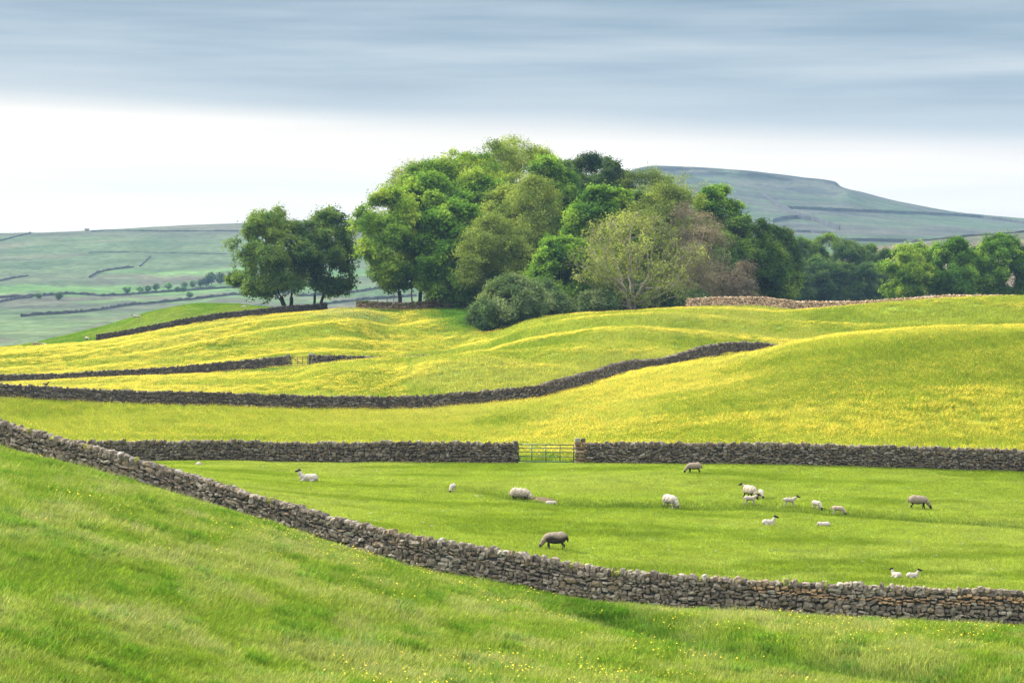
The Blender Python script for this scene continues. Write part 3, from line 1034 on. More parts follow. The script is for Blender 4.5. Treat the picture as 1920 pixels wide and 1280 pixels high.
def petals(rng, n, rad, h0, h1, size, col=(0.64, 0.49, 0.014), var=0.25):
    r = rad * np.sqrt(rng.random(n))
    a = rng.uniform(0, 2 * math.pi, n)
    c = np.stack([r * np.cos(a), r * np.sin(a), rng.uniform(h0, h1, n)], -1)
    u = rng.normal(0, 1, (n, 3))
    nrm = np.stack([rng.normal(0, 0.45, n), rng.normal(-0.15, 0.45, n), np.ones(n)], -1)
    nrm /= np.linalg.norm(nrm, axis=1)[:, None]
    u -= (u * nrm).sum(1)[:, None] * nrm
    u /= np.linalg.norm(u, axis=1)[:, None]
    v = np.cross(nrm, u)
    s = size * rng.uniform(0.7, 1.3, (n, 1))
    V = np.stack([c + u * s + nrm * s * .35, c + v * s + nrm * s * .35, c - u * s + nrm * s * .35, c - v * s + nrm * s * .35, c], 1)
    b = np.arange(n)[:, None] * 5
    f = np.concatenate([b + np.array([[4, 0, 1]]), b + np.array([[4, 1, 2]]), b + np.array([[4, 2, 3]]), b + np.array([[4, 3, 0]])])
    t = np.array(col) * rng.uniform(1 - var, 1 + var * .6, (n, 1))
    return V.reshape(-1, 3), f, np.repeat(t, 5, 0)


def tuft_mesh(name, grass, flow):
    vs, fs, cs = [grass[0]], [grass[1]], [grass[2]]
    me_faces = [grass[1]]
    nb = len(grass[1])
    if flow is not None:
        vs.append(flow[0])
        cs.append(flow[2])
        me_faces.append(flow[1] + len(grass[0]))
    me = raw_mesh(name, np.concatenate(vs), me_faces, np.concatenate(cs))
    nr = np.random.default_rng(len(cs[0]))
    nv = len(me.vertices)
    nn = np.zeros((nv, 3))
    k = grass[3]
    nn[:len(grass[0])] = np.repeat(nr.normal(0, 0.33, (len(grass[0]) // k, 3)), k, 0)
    nn[len(grass[0]):] = nr.normal(0, 0.2, (nv - len(grass[0]), 3))
    nn[:, 2] = 1.0
    nn /= np.linalg.norm(nn, axis=1)[:, None]
    me.polygons.foreach_set("use_smooth", np.ones(len(me.polygons), bool))
    me.normals_split_custom_set_from_vertices(nn.tolist())
    me.materials.append(M_BLADE)
    if flow is not None:
        me.materials.append(M_PETAL)
        mi = np.zeros(len(me.polygons), np.int32)
        mi[nb:] = 1
        me.polygons.foreach_set("material_index", mi)
    return me


def lie(pts, rz):
    """turn about the upright by rz, tilted to the slope of the ground"""
    x, y = pts[:, 0], pts[:, 1]
    e = 0.8
    gx = (land(x + e, y) - land(x - e, y)) / (2 * e)
    gy = (land(x, y + e) - land(x, y - e)) / (2 * e)
    n = unit(np.stack([-gx, -gy, np.ones_like(gx)], -1))
    c, s = np.cos(rz), np.sin(rz)
    mx, my = n[:, 0] * c + n[:, 1] * s, -n[:, 0] * s + n[:, 1] * c
    return np.stack([-np.arcsin(my), np.arctan2(mx, n[:, 2]), rz], -1)


def scatter(name, label, cat, pts, pick, rz, sc_, gcol, meshes):
    col = bpy.data.collections.new(name + "_kinds")
    for i, me in enumerate(meshes):
        col.objects.link(bpy.data.objects.new("%s_tuft_%s" % (name, "abcdefghijkl"[i]), me))
    me = bpy.data.meshes.new(name)
    me.vertices.add(len(pts))
    me.vertices.foreach_set("co", np.ascontiguousarray(pts, np.float32).ravel())
    for nm, typ, key, val in (("pick", 'INT', "value", np.asarray(pick, np.int32)), ("rot", 'FLOAT_VECTOR', "vector", np.asarray(lie(pts, rz), np.float32).ravel()),
                              ("sc", 'FLOAT', "value", np.asarray(sc_, np.float32)), ("gcol", 'FLOAT_VECTOR', "vector", np.asarray(gcol, np.float32).ravel())):
        a = me.attributes.new(nm, typ, 'POINT')
        a.data.foreach_set(key, val)
    o = obj(name, me)
    ng = bpy.data.node_groups.new(name + "_scatter", 'GeometryNodeTree')
    ng.interface.new_socket("Geometry", in_out='INPUT', socket_type='NodeSocketGeometry')
    ng.interface.new_socket("Geometry", in_out='OUTPUT', socket_type='NodeSocketGeometry')
    gi, go = ng.nodes.new('NodeGroupInput'), ng.nodes.new('NodeGroupOutput')
    ins = ng.nodes.new('GeometryNodeInstanceOnPoints')
    ci = ng.nodes.new('GeometryNodeCollectionInfo')
    ci.inputs['Collection'].default_value = col
    ci.inputs['Separate Children'].default_value = True
    ci.inputs['Reset Children'].default_value = True

    def attr(nm, typ):
        a = ng.nodes.new('GeometryNodeInputNamedAttribute')
        a.data_type = typ
        a.inputs[0].default_value = nm
        return next(s for s in a.outputs if s.enabled and s.name == 'Attribute')
    e2r = ng.nodes.new('FunctionNodeEulerToRotation')
    ng.links.new(attr("rot", 'FLOAT_VECTOR'), e2r.inputs[0])
    L = ng.links.new
    L(gi.outputs[0], ins.inputs['Points'])
    L(ci.outputs[0], ins.inputs['Instance'])
    ins.inputs['Pick Instance'].default_value = True
    L(attr("pick", 'INT'), ins.inputs['Instance Index'])
    L(e2r.outputs[0], ins.inputs['Rotation'])
    L(attr("sc", 'FLOAT'), ins.inputs['Scale'])
    L(ins.outputs[0], go.inputs[0])
    md = o.modifiers.new("scatter", 'NODES')
    md.node_group = ng
    tag(o, label, cat, kind='stuff')
    return o


def fan_points(rng, d0, d1, per, lo=-170, hi=2090, side=0.0):
    w0, w1 = (hi - lo) / F * d0 + 2 * side, (hi - lo) / F * d1 + 2 * side
    n = int((w0 + w1) / 2 * (d1 - d0) * per)
    u = rng.random(n)
    d = (-w0 + np.sqrt(w0 * w0 + u * (w1 * w1 - w0 * w0))) / (w1 - w0) * (d1 - d0) + d0
    x = (lo - 960) / F * d - side + rng.random(n) * ((hi - lo) / F * d + 2 * side)
    return x, d


rng = np.random.default_rng(77)


def make_hillside_grass():
    kinds = []
    for i in range(5):
        g = blade_set(rng, 150, 0.36, 0.09, 0.26, 0.0085, 0.45, tones=(0.22, (1.45, 1.22, 1.5)))
        kinds.append(tuft_mesh("grass_tuft", g, None))
    for k in range(2):                   # tufts with a few buttercups
        g = blade_set(rng, 140, 0.36, 0.09, 0.25, 0.0085, 0.45, tones=(0.22, (1.45, 1.22, 1.5)))
        kinds.append(tuft_mesh("grass_tuft", g, petals(rng, 3 + 2 * k, 0.33, 0.22, 0.32, 0.024)))
    kinds.append(tuft_mesh("grass_tuft", blade_set(rng, 34, 0.40, 0.22, 0.42, 0.0050, 0.35, tones=(0.7, (1.75, 1.38, 2.6))), None))
    kinds.append(tuft_mesh("grass_tuft", blade_set(rng, 190, 0.28, 0.16, 0.36, 0.0095, 0.6, tones=(0.85, (0.62, 0.80, 0.7))), None))
    x, y = fan_points(rng, 36, 114, 11.0, side=1.0)
    px = 960 + F * x / y
    e0 = L_W1.at(px)[0]
    k = y < e0 - 0.45
    x, y, px = x[k], y[k], px[k]
    z = land(x, y)
    row = HOR - z * F / y
    k = row < 1340
    x, y, z, px, row = x[k], y[k], z[k], px[k], row[k]
    n = len(x)
    fd = sstep(fbm(x / 6, y / 9, 91, 3), 0.50, 0.66) * 0.22
    fd += 0.55 * np.exp(-((row - (1015 + 0.20 * (px - 500))) / 40) ** 2) * sstep(px, 350, 560) * (1 - sstep(px, 1150, 1350)) * 0.6
    fd += 0.5 * sstep(row, 1200, 1270) * sstep(px, 520, 760) * (1 - sstep(px, 1200, 1350))
    fd += 0.45 * np.exp(-((row - 1190) / 22) ** 2) * sstep(px, 1400, 1560)
    pick = rng.integers(0, 5, n)
    f = rng.random(n) < fd * 0.24
    pick[f] = rng.integers(5, 7, f.sum())
    st_ = rng.random(n) < 0.10 + 0.30 * sstep(fbm(x / 3, y / 4, 97, 3), 0.45, 0.62)
    pick[st_ & ~f] = 7
    ck = rng.random(n) < 0.16 * sstep(fbm(x / 1.3, y / 1.6, 99, 3), 0.55, 0.66)
    pick[ck & ~f] = 8
    scl = rng.uniform(0.75, 1.25, n) * (0.7 + 0.6 * fbm(x / 1.5, y / 2.5, 95, 3)) * (0.55 + 0.45 * sstep(L_W1.at(px)[0] - y, 0.6, 4.0))
    scatter("grass", "long bright green grass sprinkled with buttercups covering the near hillside", "grass",
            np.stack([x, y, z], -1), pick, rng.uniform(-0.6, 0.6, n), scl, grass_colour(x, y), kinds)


def make_pasture_grass():
    kinds = []
    for i in range(5):
        kinds.append(tuft_mesh("turf_tuft", blade_set(rng, 130, 0.48, 0.04, 0.115, 0.011, 0.7, tri=True, tones=(0.2, (1.3, 1.15, 1.3))), None))
    x, y = fan_points(rng, 90, 159, 10.0, side=1.0)
    px, e0, g0, *_ = zones(x, y)
    k = (y > e0 + 0.5) & (y < g0 - 0.4)
    x, y = x[k], y[k]
    n = len(x)
    d, _ = dist_to_poly(x, y, ditch_xy)
    scl = rng.uniform(0.7, 1.3, n) * (1 + 0.8 * np.exp(-(d / 1.0) ** 2) * rng.random(n))
    scatter("turf", "short cropped yellow green turf of the sheep pasture", "grass", np.stack([x, y, land(x, y)], -1),
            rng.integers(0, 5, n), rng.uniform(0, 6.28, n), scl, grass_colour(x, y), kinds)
    x, y = fan_points(rng, 392, 462, 1.6, lo=-250, hi=720)
    px, e0, g0, w2, w3, ee = zones(x, y)
    k = (y > ee + 1)
    x, y = x[k], y[k]
    n = len(x)
    scatter("turf", "smooth green turf covering the knoll behind the dark wall", "grass", np.stack([x, y, land(x, y)], -1),
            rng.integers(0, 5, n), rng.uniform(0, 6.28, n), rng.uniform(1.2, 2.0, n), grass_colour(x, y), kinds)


def make_meadow():
    counts = [0, 2, 6, 14, 28]
    near, far = [], []
    for c in counts:
        near.append(tuft_mesh("meadow_tuft", blade_set(rng, 70, 0.42, 0.18, 0.42, 0.013, 0.4, tri=True, tones=(0.25, (1.4, 1.15, 1.3))),
                              petals(rng, int(c * 1.8), 0.42, 0.26, 0.45, 0.0165) if c else None))
        far.append(tuft_mesh("meadow_tuft", blade_set(rng, 90, 0.65, 0.18, 0.42, 0.022, 0.4, tri=True, tones=(0.25, (1.4, 1.15, 1.3))),
                             petals(rng, int(c * 2.6), 0.65, 0.26, 0.45, 0.0235) if c else None))
    for nm, lab, d0, d1, per, kinds in (("meadow_grass", "yellow buttercup meadow grass on the slopes behind the green gate", 150, 232, 5.0, near),
                                        ("meadow_grass", "yellow buttercup meadow grass on the farther slopes below the wood", 232, 402, 2.4, far)):
        x, y = fan_points(rng, d0, d1, per)
        px, e0, g0, w2, w3, ee = zones(x, y)
        k = (y > g0 + 0.6) & (np.abs(y - w2) > 0.6) & ((np.abs(y - w3) > 0.6) | (px > 830) | ((px > 545) & (px < 580))) & (y < ee - 0.5)
        k &= ~((px > 1040) & (y > 361.0)) & ~((px > 1010) & (y > 366))
        x, y = x[k], y[k]
        n = len(x)
        fd = flower_density(x, y)
        # which kind of tuft: mean flower share follows the density, with scatter
        t = np.clip(fd * rng.uniform(0.3, 1.7, n), 0, 1.2)
        pick = np.digitize(t, [0.10, 0.28, 0.52, 0.80])
        scatter(nm, lab, "grass", np.stack([x, y, land(x, y)], -1), pick, rng.uniform(-0.7, 0.7, n), rng.uniform(0.75, 1.25, n),
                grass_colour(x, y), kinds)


make_hillside_grass()
make_pasture_grass()
make_meadow()


# ------------------------------------------------------------------ trees
def grow(rng, start, att, step, kill, iters=140, up=0.06):
    """limbs that grow towards the points where the crown wants leaves"""
    P = [np.array(p, float) for p, _ in start]
    par = [q for _, q in start]
    A = att.copy()
    pos_ = np.array(P)
    dm = np.linalg.norm(A[:, None] - pos_[None], axis=2)
    near, nd = dm.argmin(1), dm.min(1)
    for _ in range(iters):
        if not len(A):
            break
        ids = np.unique(near)
        dirs = np.zeros((len(P), 3))
        np.add.at(dirs, near, unit(A - np.array(P)[near]))
        new = []
        for i in ids:
            d = dirs[i]
            l = np.linalg.norm(d)
            if l < 1e-6:
                continue
            d = d / l + np.array((0, 0, up)) + rng.normal(0, 0.12, 3)
            new.append(P[i] + step * d / np.linalg.norm(d))
            par.append(int(i))
        if not new:
            break
        base = len(P)
        P += new
        nn = np.array(new)
        dm = np.linalg.norm(A[:, None] - nn[None], axis=2)
        j = dm.argmin(1)
        m = dm[np.arange(len(A)), j]
        b = m < nd
        near[b], nd[b] = base + j[b], m[b]
        k = nd > kill
        A, near, nd = A[k], near[k], nd[k]
        if len(P) > 6000:
            break
    return np.array(P), np.array(par)


def radii(P, par, tip, power=2.35):
    acc = np.zeros(len(P))
    r = np.zeros(len(P))
    for i in range(len(P) - 1, -1, -1):
        r[i] = max(tip, acc[i] ** (1 / power) if acc[i] > 0 else tip)
        if par[i] >= 0:
            acc[par[i]] += r[i] ** power
    return r


def tubes(P, par, r, thin=0.07):
    k = np.nonzero(par >= 0)[0]
    out_v, out_f, off = [], [], 0
    for sel, n in ((k[r[k] >= thin], 6), (k[r[k] < thin], 3)):
        if not len(sel):
            continue
        a, b = P[par[sel]], P[sel]
        ra, rb = np.minimum(r[par[sel]], r[sel] * 1.35), r[sel]
        d = unit(b - a)
        ref = np.where(np.abs(d[:, 2:3]) > 0.9, np.array([[1.0, 0, 0]]), np.array([[0, 0, 1.0]]))
        u = unit(np.cross(d, ref))
        v = np.cross(d, u)
        ang = np.arange(n) * 2 * math.pi / n
        c = np.cos(ang)[None, :, None] * u[:, None] + np.sin(ang)[None, :, None] * v[:, None]
        ring0 = a[:, None] - d[:, None] * (ra * 0.3)[:, None, None] + c * ra[:, None, None]
        ring1 = b[:, None] + c * rb[:, None, None]
        V = np.concatenate([ring0, ring1], 1).reshape(-1, 3)
        i = np.arange(n)
        q = np.stack([i, (i + 1) % n, n + (i + 1) % n, n + i], 1)
        out_f.append((q[None] + (np.arange(len(sel)) * 2 * n)[:, None, None]).reshape(-1, 4) + off)
        out_v.append(V)
        off += len(V)
    return np.concatenate(out_v), np.concatenate(out_f)


def leaf_cards(rng, C, per, sigma, size, centre, colour, dark, light, var=0.22, up=0.5):
    n = len(C) * per
    ci = np.repeat(np.arange(len(C)), per)
    p = C[ci] + rng.normal(0, sigma, (n, 3)) * np.array((1, 1, 0.75))
    out = unit(p - centre)
    nrm = unit(out * 0.7 + rng.normal(0, 0.55, (n, 3)) + np.array((0, 0, up)))
    u = unit(np.cross(nrm, rng.normal(0, 1, (n, 3))))
    v = np.cross(nrm, u)
    s = size * rng.uniform(0.6, 1.35, (n, 1))
    V = np.stack([p - u * s, p + v * s * .55 + u * s * .1, p + u * s - nrm * s * .2, p - v * s * .55 + u * s * .1], 1).reshape(-1, 3)
    f = np.arange(n * 4).reshape(n, 4)
    g = fbm(C[:, 0] / 1.9 + C[:, 1] * 0.31, C[:, 2] / 2.2 - C[:, 1] * 0.23, int(rng.integers(1, 999)), 3)
    t = np.clip((g - 0.3) / 0.4, 0, 1)[:, None]
    base = np.where(t < 0.5, np.array(dark) + (np.array(colour) - np.array(dark)) * t * 2, np.array(colour) + (np.array(light) - np.array(colour)) * (t * 2 - 1))
    spray = rng.uniform(0.80, 1.22, (len(C), 1))
    c = 1.14 * base[ci] * rng.uniform(1 - var, 1 + var, (n, 1)) * spray[ci]
    return V, f, np.repeat(c, 4, 0)


STYLE = {
    # leaf colour, darkest kind, lightest kind, bark, leaves per twig, leaf size, spread, density of twigs
    'oak':    dict(c=(0.075, 0.135, 0.026), d=(0.04, 0.085, 0.02), l=(0.135, 0.205, 0.036), bark=(0.055, 0.045, 0.036), per=18, dens=2.0, size=0.220, sig=0.36),
    'pairoak': dict(c=(0.085, 0.145, 0.034), d=(0.045, 0.09, 0.026), l=(0.15, 0.215, 0.042), bark=(0.055, 0.045, 0.036), per=17, dens=1.7, size=0.220, sig=0.36),
    'lime':   dict(c=(0.15, 0.245, 0.03), d=(0.075, 0.15, 0.022), l=(0.27, 0.35, 0.046), bark=(0.060, 0.050, 0.040), per=20, dens=2.2, size=0.220, sig=0.38),
    'sycamore': dict(c=(0.11, 0.215, 0.026), d=(0.055, 0.125, 0.018), l=(0.21, 0.32, 0.04), bark=(0.075, 0.065, 0.052), per=22, dens=2.2, size=0.235, sig=0.38),
    'olive':  dict(c=(0.135, 0.185, 0.038), d=(0.080, 0.118, 0.030), l=(0.235, 0.290, 0.058), bark=(0.130, 0.112, 0.082), per=13, dens=2.0, size=0.170, sig=0.46),
    'sparse': dict(c=(0.165, 0.205, 0.046), d=(0.105, 0.135, 0.038), l=(0.26, 0.3, 0.065), bark=(0.250, 0.215, 0.165), per=2, dens=1.2, size=0.18, sig=0.34),
    'bare':   dict(c=(0.175, 0.145, 0.105), d=(0.125, 0.105, 0.080), l=(0.215, 0.190, 0.115), bark=(0.215, 0.180, 0.150), per=3, dens=1.5, size=0.13, sig=0.34),
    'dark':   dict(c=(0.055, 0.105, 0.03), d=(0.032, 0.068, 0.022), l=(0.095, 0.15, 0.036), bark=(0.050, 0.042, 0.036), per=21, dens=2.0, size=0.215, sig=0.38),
    'pine':   dict(c=(0.040, 0.075, 0.026), d=(0.022, 0.046, 0.018), l=(0.062, 0.100, 0.032), bark=(0.080, 0.052, 0.038), per=22, dens=2.2, size=0.180, sig=0.40),
    'shrub':  dict(c=(0.08, 0.13, 0.046), d=(0.045, 0.082, 0.032), l=(0.15, 0.195, 0.08), bark=(0.070, 0.058, 0.045), per=20, dens=1.8, size=0.170, sig=0.38),
    'topgreen': dict(c=(0.175, 0.23, 0.042), d=(0.1, 0.155, 0.03), l=(0.27, 0.33, 0.062), bark=(0.085, 0.072, 0.055), per=18, dens=2.0, size=0.185, sig=0.52),
}


def build_tree(rng, H, low, rx, ry, style, stems=1, n_att=420, lumps=16, step=None, bend=0.0, trunk_r=None, hollow=False):
    """returns (trunk mesh, crown mesh) with the foot at the origin; low = height of the lowest leaves"""
    st = STYLE[style]
    n_att = int(n_att * st.get('dens', 2.0))
    rz = (H - low) / 2
    cen = np.array((bend, 0, low + rz))
    # lumpy crown: sub-crowns on an egg
    lumps = int(lumps * 3.4)
    rad = np.array((rx, ry, rz))
    mean = np.cbrt(rx * ry * rz)
    dz = rng.uniform(-1, 1, lumps)
    pw = np.where(dz < 0, 3.2, 2.1)
    hor = (1 - np.abs(dz) ** pw) ** (1 / pw)
    th_ = rng.uniform(0, 2 * math.pi, lumps)
    rr = rng.uniform(0.42, 0.93, lumps)
    lump_c = cen + np.stack([np.cos(th_) * hor * rr * rx, np.sin(th_) * hor * rr * ry, dz * 0.84 * rz], -1)
    lump_r = mean * rng.uniform(0.10, 0.25, lumps)
    lump_c = np.concatenate([lump_c, [cen + np.array((0, 0, rz * 0.82))]])
    lump_r = np.append(lump_r, mean * 0.16)
    q = rng.choice(len(lump_c), n_att, p=lump_r ** 2 / (lump_r ** 2).sum())
    a = lump_c[q] + unit(rng.normal(0, 1, (n_att, 3)) + np.array((0, 0, 0.3))) * (lump_r[q] * np.cbrt(rng.uniform(0.3, 1, n_att)))[:, None] * np.array((1, 1, 0.8))
    e = (a - cen) / rad
    pw = np.where(e[:, 2] < 0, 3.2, 2.1)
    ln = (np.hypot(e[:, 0], e[:, 1]) ** pw + np.abs(e[:, 2]) ** pw) ** (1 / pw)
    over = ln > 1.06
    a[over] = cen + (a[over] - cen) / ln[over][:, None] * rng.uniform(0.92, 1.05, (over.sum(), 1))
    a = a[(a[:, 2] > low * 0.8)]
    if hollow:      # boughs hang at the sides, the stems stay in the open
        a = a[(np.hypot(a[:, 0], a[:, 1]) > rx * 0.42) | (a[:, 2] > low + 0.16 * (H - low))]
    step = step or max(0.55, H / 26)
    start = []
    th = max(low * 0.9, H * 0.16)
    for s in range(stems):
        ang = 2 * math.pi * s / max(stems, 1) + rng.uniform(0, 1)
        off = np.array((math.cos(ang), math.sin(ang), 0)) * (0.35 * (stems > 1))
        leanv = np.array((math.cos(ang), math.sin(ang), 0)) * (0.22 * (stems > 1)) + np.array((bend / max(H, 1), 0, 0))
        n = max(3, int(th / step))
        first = len(start)
        for i in range(n + 1):
            h = th * i / n
            p = off + leanv * h + np.array((rng.normal(0, 0.05), rng.normal(0, 0.05), h - (0.5 if i == 0 else 0)))
            start.append((p, (-1 if s == 0 else 0) if i == 0 else first + i - 1))
    P, par = grow(rng, start, a, step, step * 1.5)
    tip = {'bare': 0.034, 'sparse': 0.034, 'olive': 0.028}.get(style, 0.024)
    r = radii(P, par, tip)
    # widen the foot
    r = r * (1 + 0.45 * np.exp(-np.maximum(P[:, 2], 0) / (0.03 * H + 0.3)))
    if trunk_r:
        r = np.maximum(r * np.where(np.arange(len(r)) < len(start), np.clip(trunk_r / r[0], 1.0, 2.2), 1.0), tip)
    tv, tf = tubes(P, par, r)
    tc_ = np.tile(np.array(st['bark']), (len(tv), 1)) * rng.uniform(0.8, 1.2, (len(tv), 1))
    trunk = raw_mesh("trunk", tv, tf, tc_, True)
    trunk.materials.append(M_BARK)
    thin = np.nonzero((r < max(tip * 2.6, 0.075)) & (np.arange(len(P)) >= len(start)))[0]
    C = np.concatenate([P[thin], a, a + rng.normal(0, 0.38, a.shape)])
    lv, lf, lc = leaf_cards(rng, C, st['per'], st['sig'], st['size'], cen - np.array((0, 0, rz * 0.3)), st['c'], st['d'], st['l'])
    crown = raw_mesh("crown", lv, lf, lc)
    crown.materials.append(M_LEAF)
    return trunk, crown


def plant(name, label, cat, group, px, d, meshes, rz=0.0, scale=1.0, sink=0.1, parts=("trunk", "crown"), gnd=None):
    x, y = (px - 960) / F * d, d
    t = empty(name, (x, y, float((gnd or land)(x, y)) - sink), rz)
    t.scale = (scale,) * 3 if not isinstance(scale, tuple) else scale
    tag(t, label, cat, group)
    for nm, me in zip(parts, meshes):
        obj(nm, me, None, t)
    return t


def tree_at(label, px, d, top, low, width, style, seed, group="trees of the big wood", name="broadleaf_tree", cat="tree", parts=("trunk", "crown"), depth=1.0, trunk_px=None, **kw):
    """a tree whose crown spans rows top..low and is width photo pixels wide at its distance"""
    trunk_px = px if trunk_px is None else trunk_px
    x = (trunk_px - 960) / F * d
    g = float(land(x, d)) - 0.1
    H = -(top - HOR) * d / F - g
    lo = max(0.25, -(low - HOR) * d / F - g)
    rx = width / 2 * d / F
    if trunk_px != px and low > 540 and 'pair' in style:
        kw['hollow'] = True
    me = build_tree(np.random.default_rng(seed), H, lo, rx, rx * depth, style, bend=(px - trunk_px) / F * d, **kw)
    return plant(name, label, cat, group, trunk_px, d, me, parts=parts)


PAIR = "two trees standing apart on the left"
tree_at("wide dark green tree with several stems, left one of the standalone pair", 510, 411, 392, 566, 196, 'pairoak', 11, PAIR, trunk_px=541, stems=2, n_att=760, lumps=24, trunk_r=0.85)
tree_at("dark green tree with a thin pale top, right one of the standalone pair", 614, 414, 384, 562, 122, 'pairoak', 19, PAIR, trunk_px=594, stems=2, n_att=560, lumps=20, trunk_r=0.75)
WOOD = "trees of the big wood"
tree_at("yellow green tree at the wood's left edge with its bare trunk showing", 735, 402, 352, 545, 170, 'lime', 21, WOOD, trunk_px=752, n_att=520, lumps=18, trunk_r=0.5)
tree_at("slim tree with a leaning trunk just inside the wood's left edge", 800, 408, 318, 540, 150, 'sycamore', 22, WOOD, trunk_px=787, n_att=460, trunk_r=0.5)
tree_at("thin twiggy tree rising behind the wood's left shoulder", 772, 440, 300, 480, 150, 'olive', 23, WOOD, n_att=360)
tree_at("tall bright green tree filling the upper left of the wood", 862, 424, 268, 545, 210, 'lime', 24, WOOD, n_att=620, lumps=22)
tree_at("full green tree in the middle of the wood's left half", 850, 398, 370, 570, 150, 'sycamore', 25, WOOD, n_att=520, lumps=18)
tree_at("olive tree in young leaf at the front of the wood's left half", 925, 390, 392, 590, 160, 'olive', 26, WOOD, n_att=620, lumps=20, stems=2)
tree_at("pale feathery tree that forms the top of the wood", 955, 444, 258, 470, 215, 'topgreen', 27, WOOD, n_att=620, lumps=22)
tree_at("deep green tree under the wood's pale top", 900, 418, 330, 520, 130, 'sycamore', 28, WOOD, n_att=460)
tree_at("olive green twiggy tree at the heart of the wood", 1005, 404, 325, 570, 150, 'olive', 29, WOOD, n_att=620, lumps=20)
tree_at("dark pine standing up right of the wood's top", 1095, 452, 281, 470, 100, 'pine', 30, WOOD, name="pine_tree", n_att=380, lumps=12)
tree_at("shorter dark pine at the wood's upper right shoulder", 1150, 450, 296, 470, 104, 'pine', 31, WOOD, name="pine_tree", n_att=380, lumps=12)
tree_at("rounded bright green tree in front of the two pines", 1128, 396, 342, 575, 175, 'sycamore', 32, WOOD, n_att=640, lumps=22)
tree_at("low spreading green tree at the wood's front beside the grey bush", 1050, 378, 440, 592, 130, 'sycamore', 33, WOOD, n_att=480, lumps=18)
tree_at("wide half-leafed tree with many pale spreading limbs at the wood's front", 1185, 374, 395, 578, 270, 'sparse', 34, WOOD, stems=6, n_att=2000, lumps=30, step=0.55, trunk_r=0.4)
tree_at("olive tree in thin leaf behind the pale-limbed one", 1250, 400, 338, 572, 190, 'olive', 35, WOOD, n_att=640, lumps=20)
tree_at("wispy bare-topped tree on the wood's right shoulder", 1222, 446, 312, 460, 150, 'olive', 36, WOOD, n_att=520)
tree_at("leafless brown tree with dense fine twigs on the wood's right front", 1322, 388, 392, 575, 110, 'bare', 37, WOOD, n_att=1300, lumps=20, step=0.6, stems=2)
tree_at("small leafless bush-like tree beside the tan wall", 1390, 382, 487, 572, 66, 'bare', 38, WOOD, n_att=700, lumps=14, step=0.45, stems=4)
tree_at("bright green tree standing tall right of the brown twigs", 1345, 434, 342, 520, 135, 'sycamore', 39, WOOD, n_att=560, lumps=18)
tree_at("dull green tree on the wood's right slope", 1400, 428, 400, 572, 130, 'oak', 40, WOOD, n_att=560, lumps=18)
tree_at("dark green tree at the wood's right end", 1452, 436, 418, 574, 90, 'dark', 41, WOOD, n_att=460, lumps=16)
tree_at("shaggy dark tree forming the right tip of the wood", 1462, 428, 470, 576, 76, 'oak', 42, WOOD, n_att=380, lumps=14)
tree_at("wispy young tree sticking out against the flat-topped hill", 1290, 462, 322, 430, 90, 'sparse', 43, WOOD, n_att=360)
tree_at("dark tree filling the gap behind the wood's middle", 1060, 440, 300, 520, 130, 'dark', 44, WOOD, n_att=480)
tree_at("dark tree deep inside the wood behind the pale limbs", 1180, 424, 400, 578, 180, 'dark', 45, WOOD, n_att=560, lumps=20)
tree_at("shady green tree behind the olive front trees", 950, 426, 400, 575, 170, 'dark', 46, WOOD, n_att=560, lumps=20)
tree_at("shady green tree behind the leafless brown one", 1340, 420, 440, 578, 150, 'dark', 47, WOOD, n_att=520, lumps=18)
tree_at("bright green tree filling the dome left of the pines", 1025, 430, 288, 470, 130, 'sycamore', 81, WOOD, n_att=460, lumps=16)
tree_at("yellow green tree on the wood's left shoulder under the twiggy one", 805, 430, 300, 500, 150, 'lime', 82, WOOD, n_att=460, lumps=16)
tree_at("mid green tree between the pines and the bright right-hand tree", 1225, 432, 350, 520, 150, 'oak', 83, WOOD, n_att=520, lumps=18)
tree_at("pale green tree in the wood's centre above the olive ones", 960, 412, 345, 500, 130, 'topgreen', 84, WOOD, n_att=460, lumps=16)
tree_at("dark tree behind the wood's pale top", 1000, 456, 276, 470, 170, 'oak', 85, WOOD, n_att=520, lumps=18)
tree_at("green tree behind the wood's upper left edge", 880, 450, 284, 470, 160, 'sycamore', 86, WOOD, n_att=520, lumps=18)
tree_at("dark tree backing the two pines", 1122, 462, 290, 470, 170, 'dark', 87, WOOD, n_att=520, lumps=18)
tree_at("second leafless brown tree above the small bush-like one", 1285, 394, 372, 560, 120, 'bare', 88, WOOD, n_att=1200, lumps=20, step=0.6, stems=2)
BUSH = "bushes along the foot of the wood"
SH = dict(name="bush", cat="bush", parts=("stem", "foliage"))
tree_at("large grey green bush spilling down beside the yellow crest", 962, 353, 520, 640, 128, 'shrub', 51, BUSH, n_att=900, lumps=34, step=0.5, stems=4, **SH)
tree_at("round green bush tucked behind the crest of the yellow hill", 1038, 362, 552, 606, 70, 'shrub', 52, BUSH, n_att=300, step=0.45, stems=2, **SH)
tree_at("low bush under the first wood trees behind the mossy wall", 872, 408, 532, 582, 90, 'shrub', 53, BUSH, n_att=340, step=0.5, stems=2, **SH)
tree_at("low green bush beneath the pale-limbed tree's left side", 1120, 370, 548, 590, 90, 'shrub', 54, BUSH, n_att=320, step=0.45, stems=2, **SH)
tree_at("low green bush beneath the pale-limbed tree's right side", 1255, 378, 545, 585, 90, 'shrub', 55, BUSH, n_att=320, step=0.45, stems=2, **SH)
tree_at("dark bush between the leafless tree and the tan wall's end", 1300, 384, 548, 585, 60, 'shrub', 56, BUSH, n_att=260, step=0.45, stems=2, **SH)
tree_at("thin bush between the slim trunks behind the mossy wall", 822, 412, 520, 580, 50, 'shrub', 57, BUSH, n_att=220, step=0.5, stems=2, **SH)
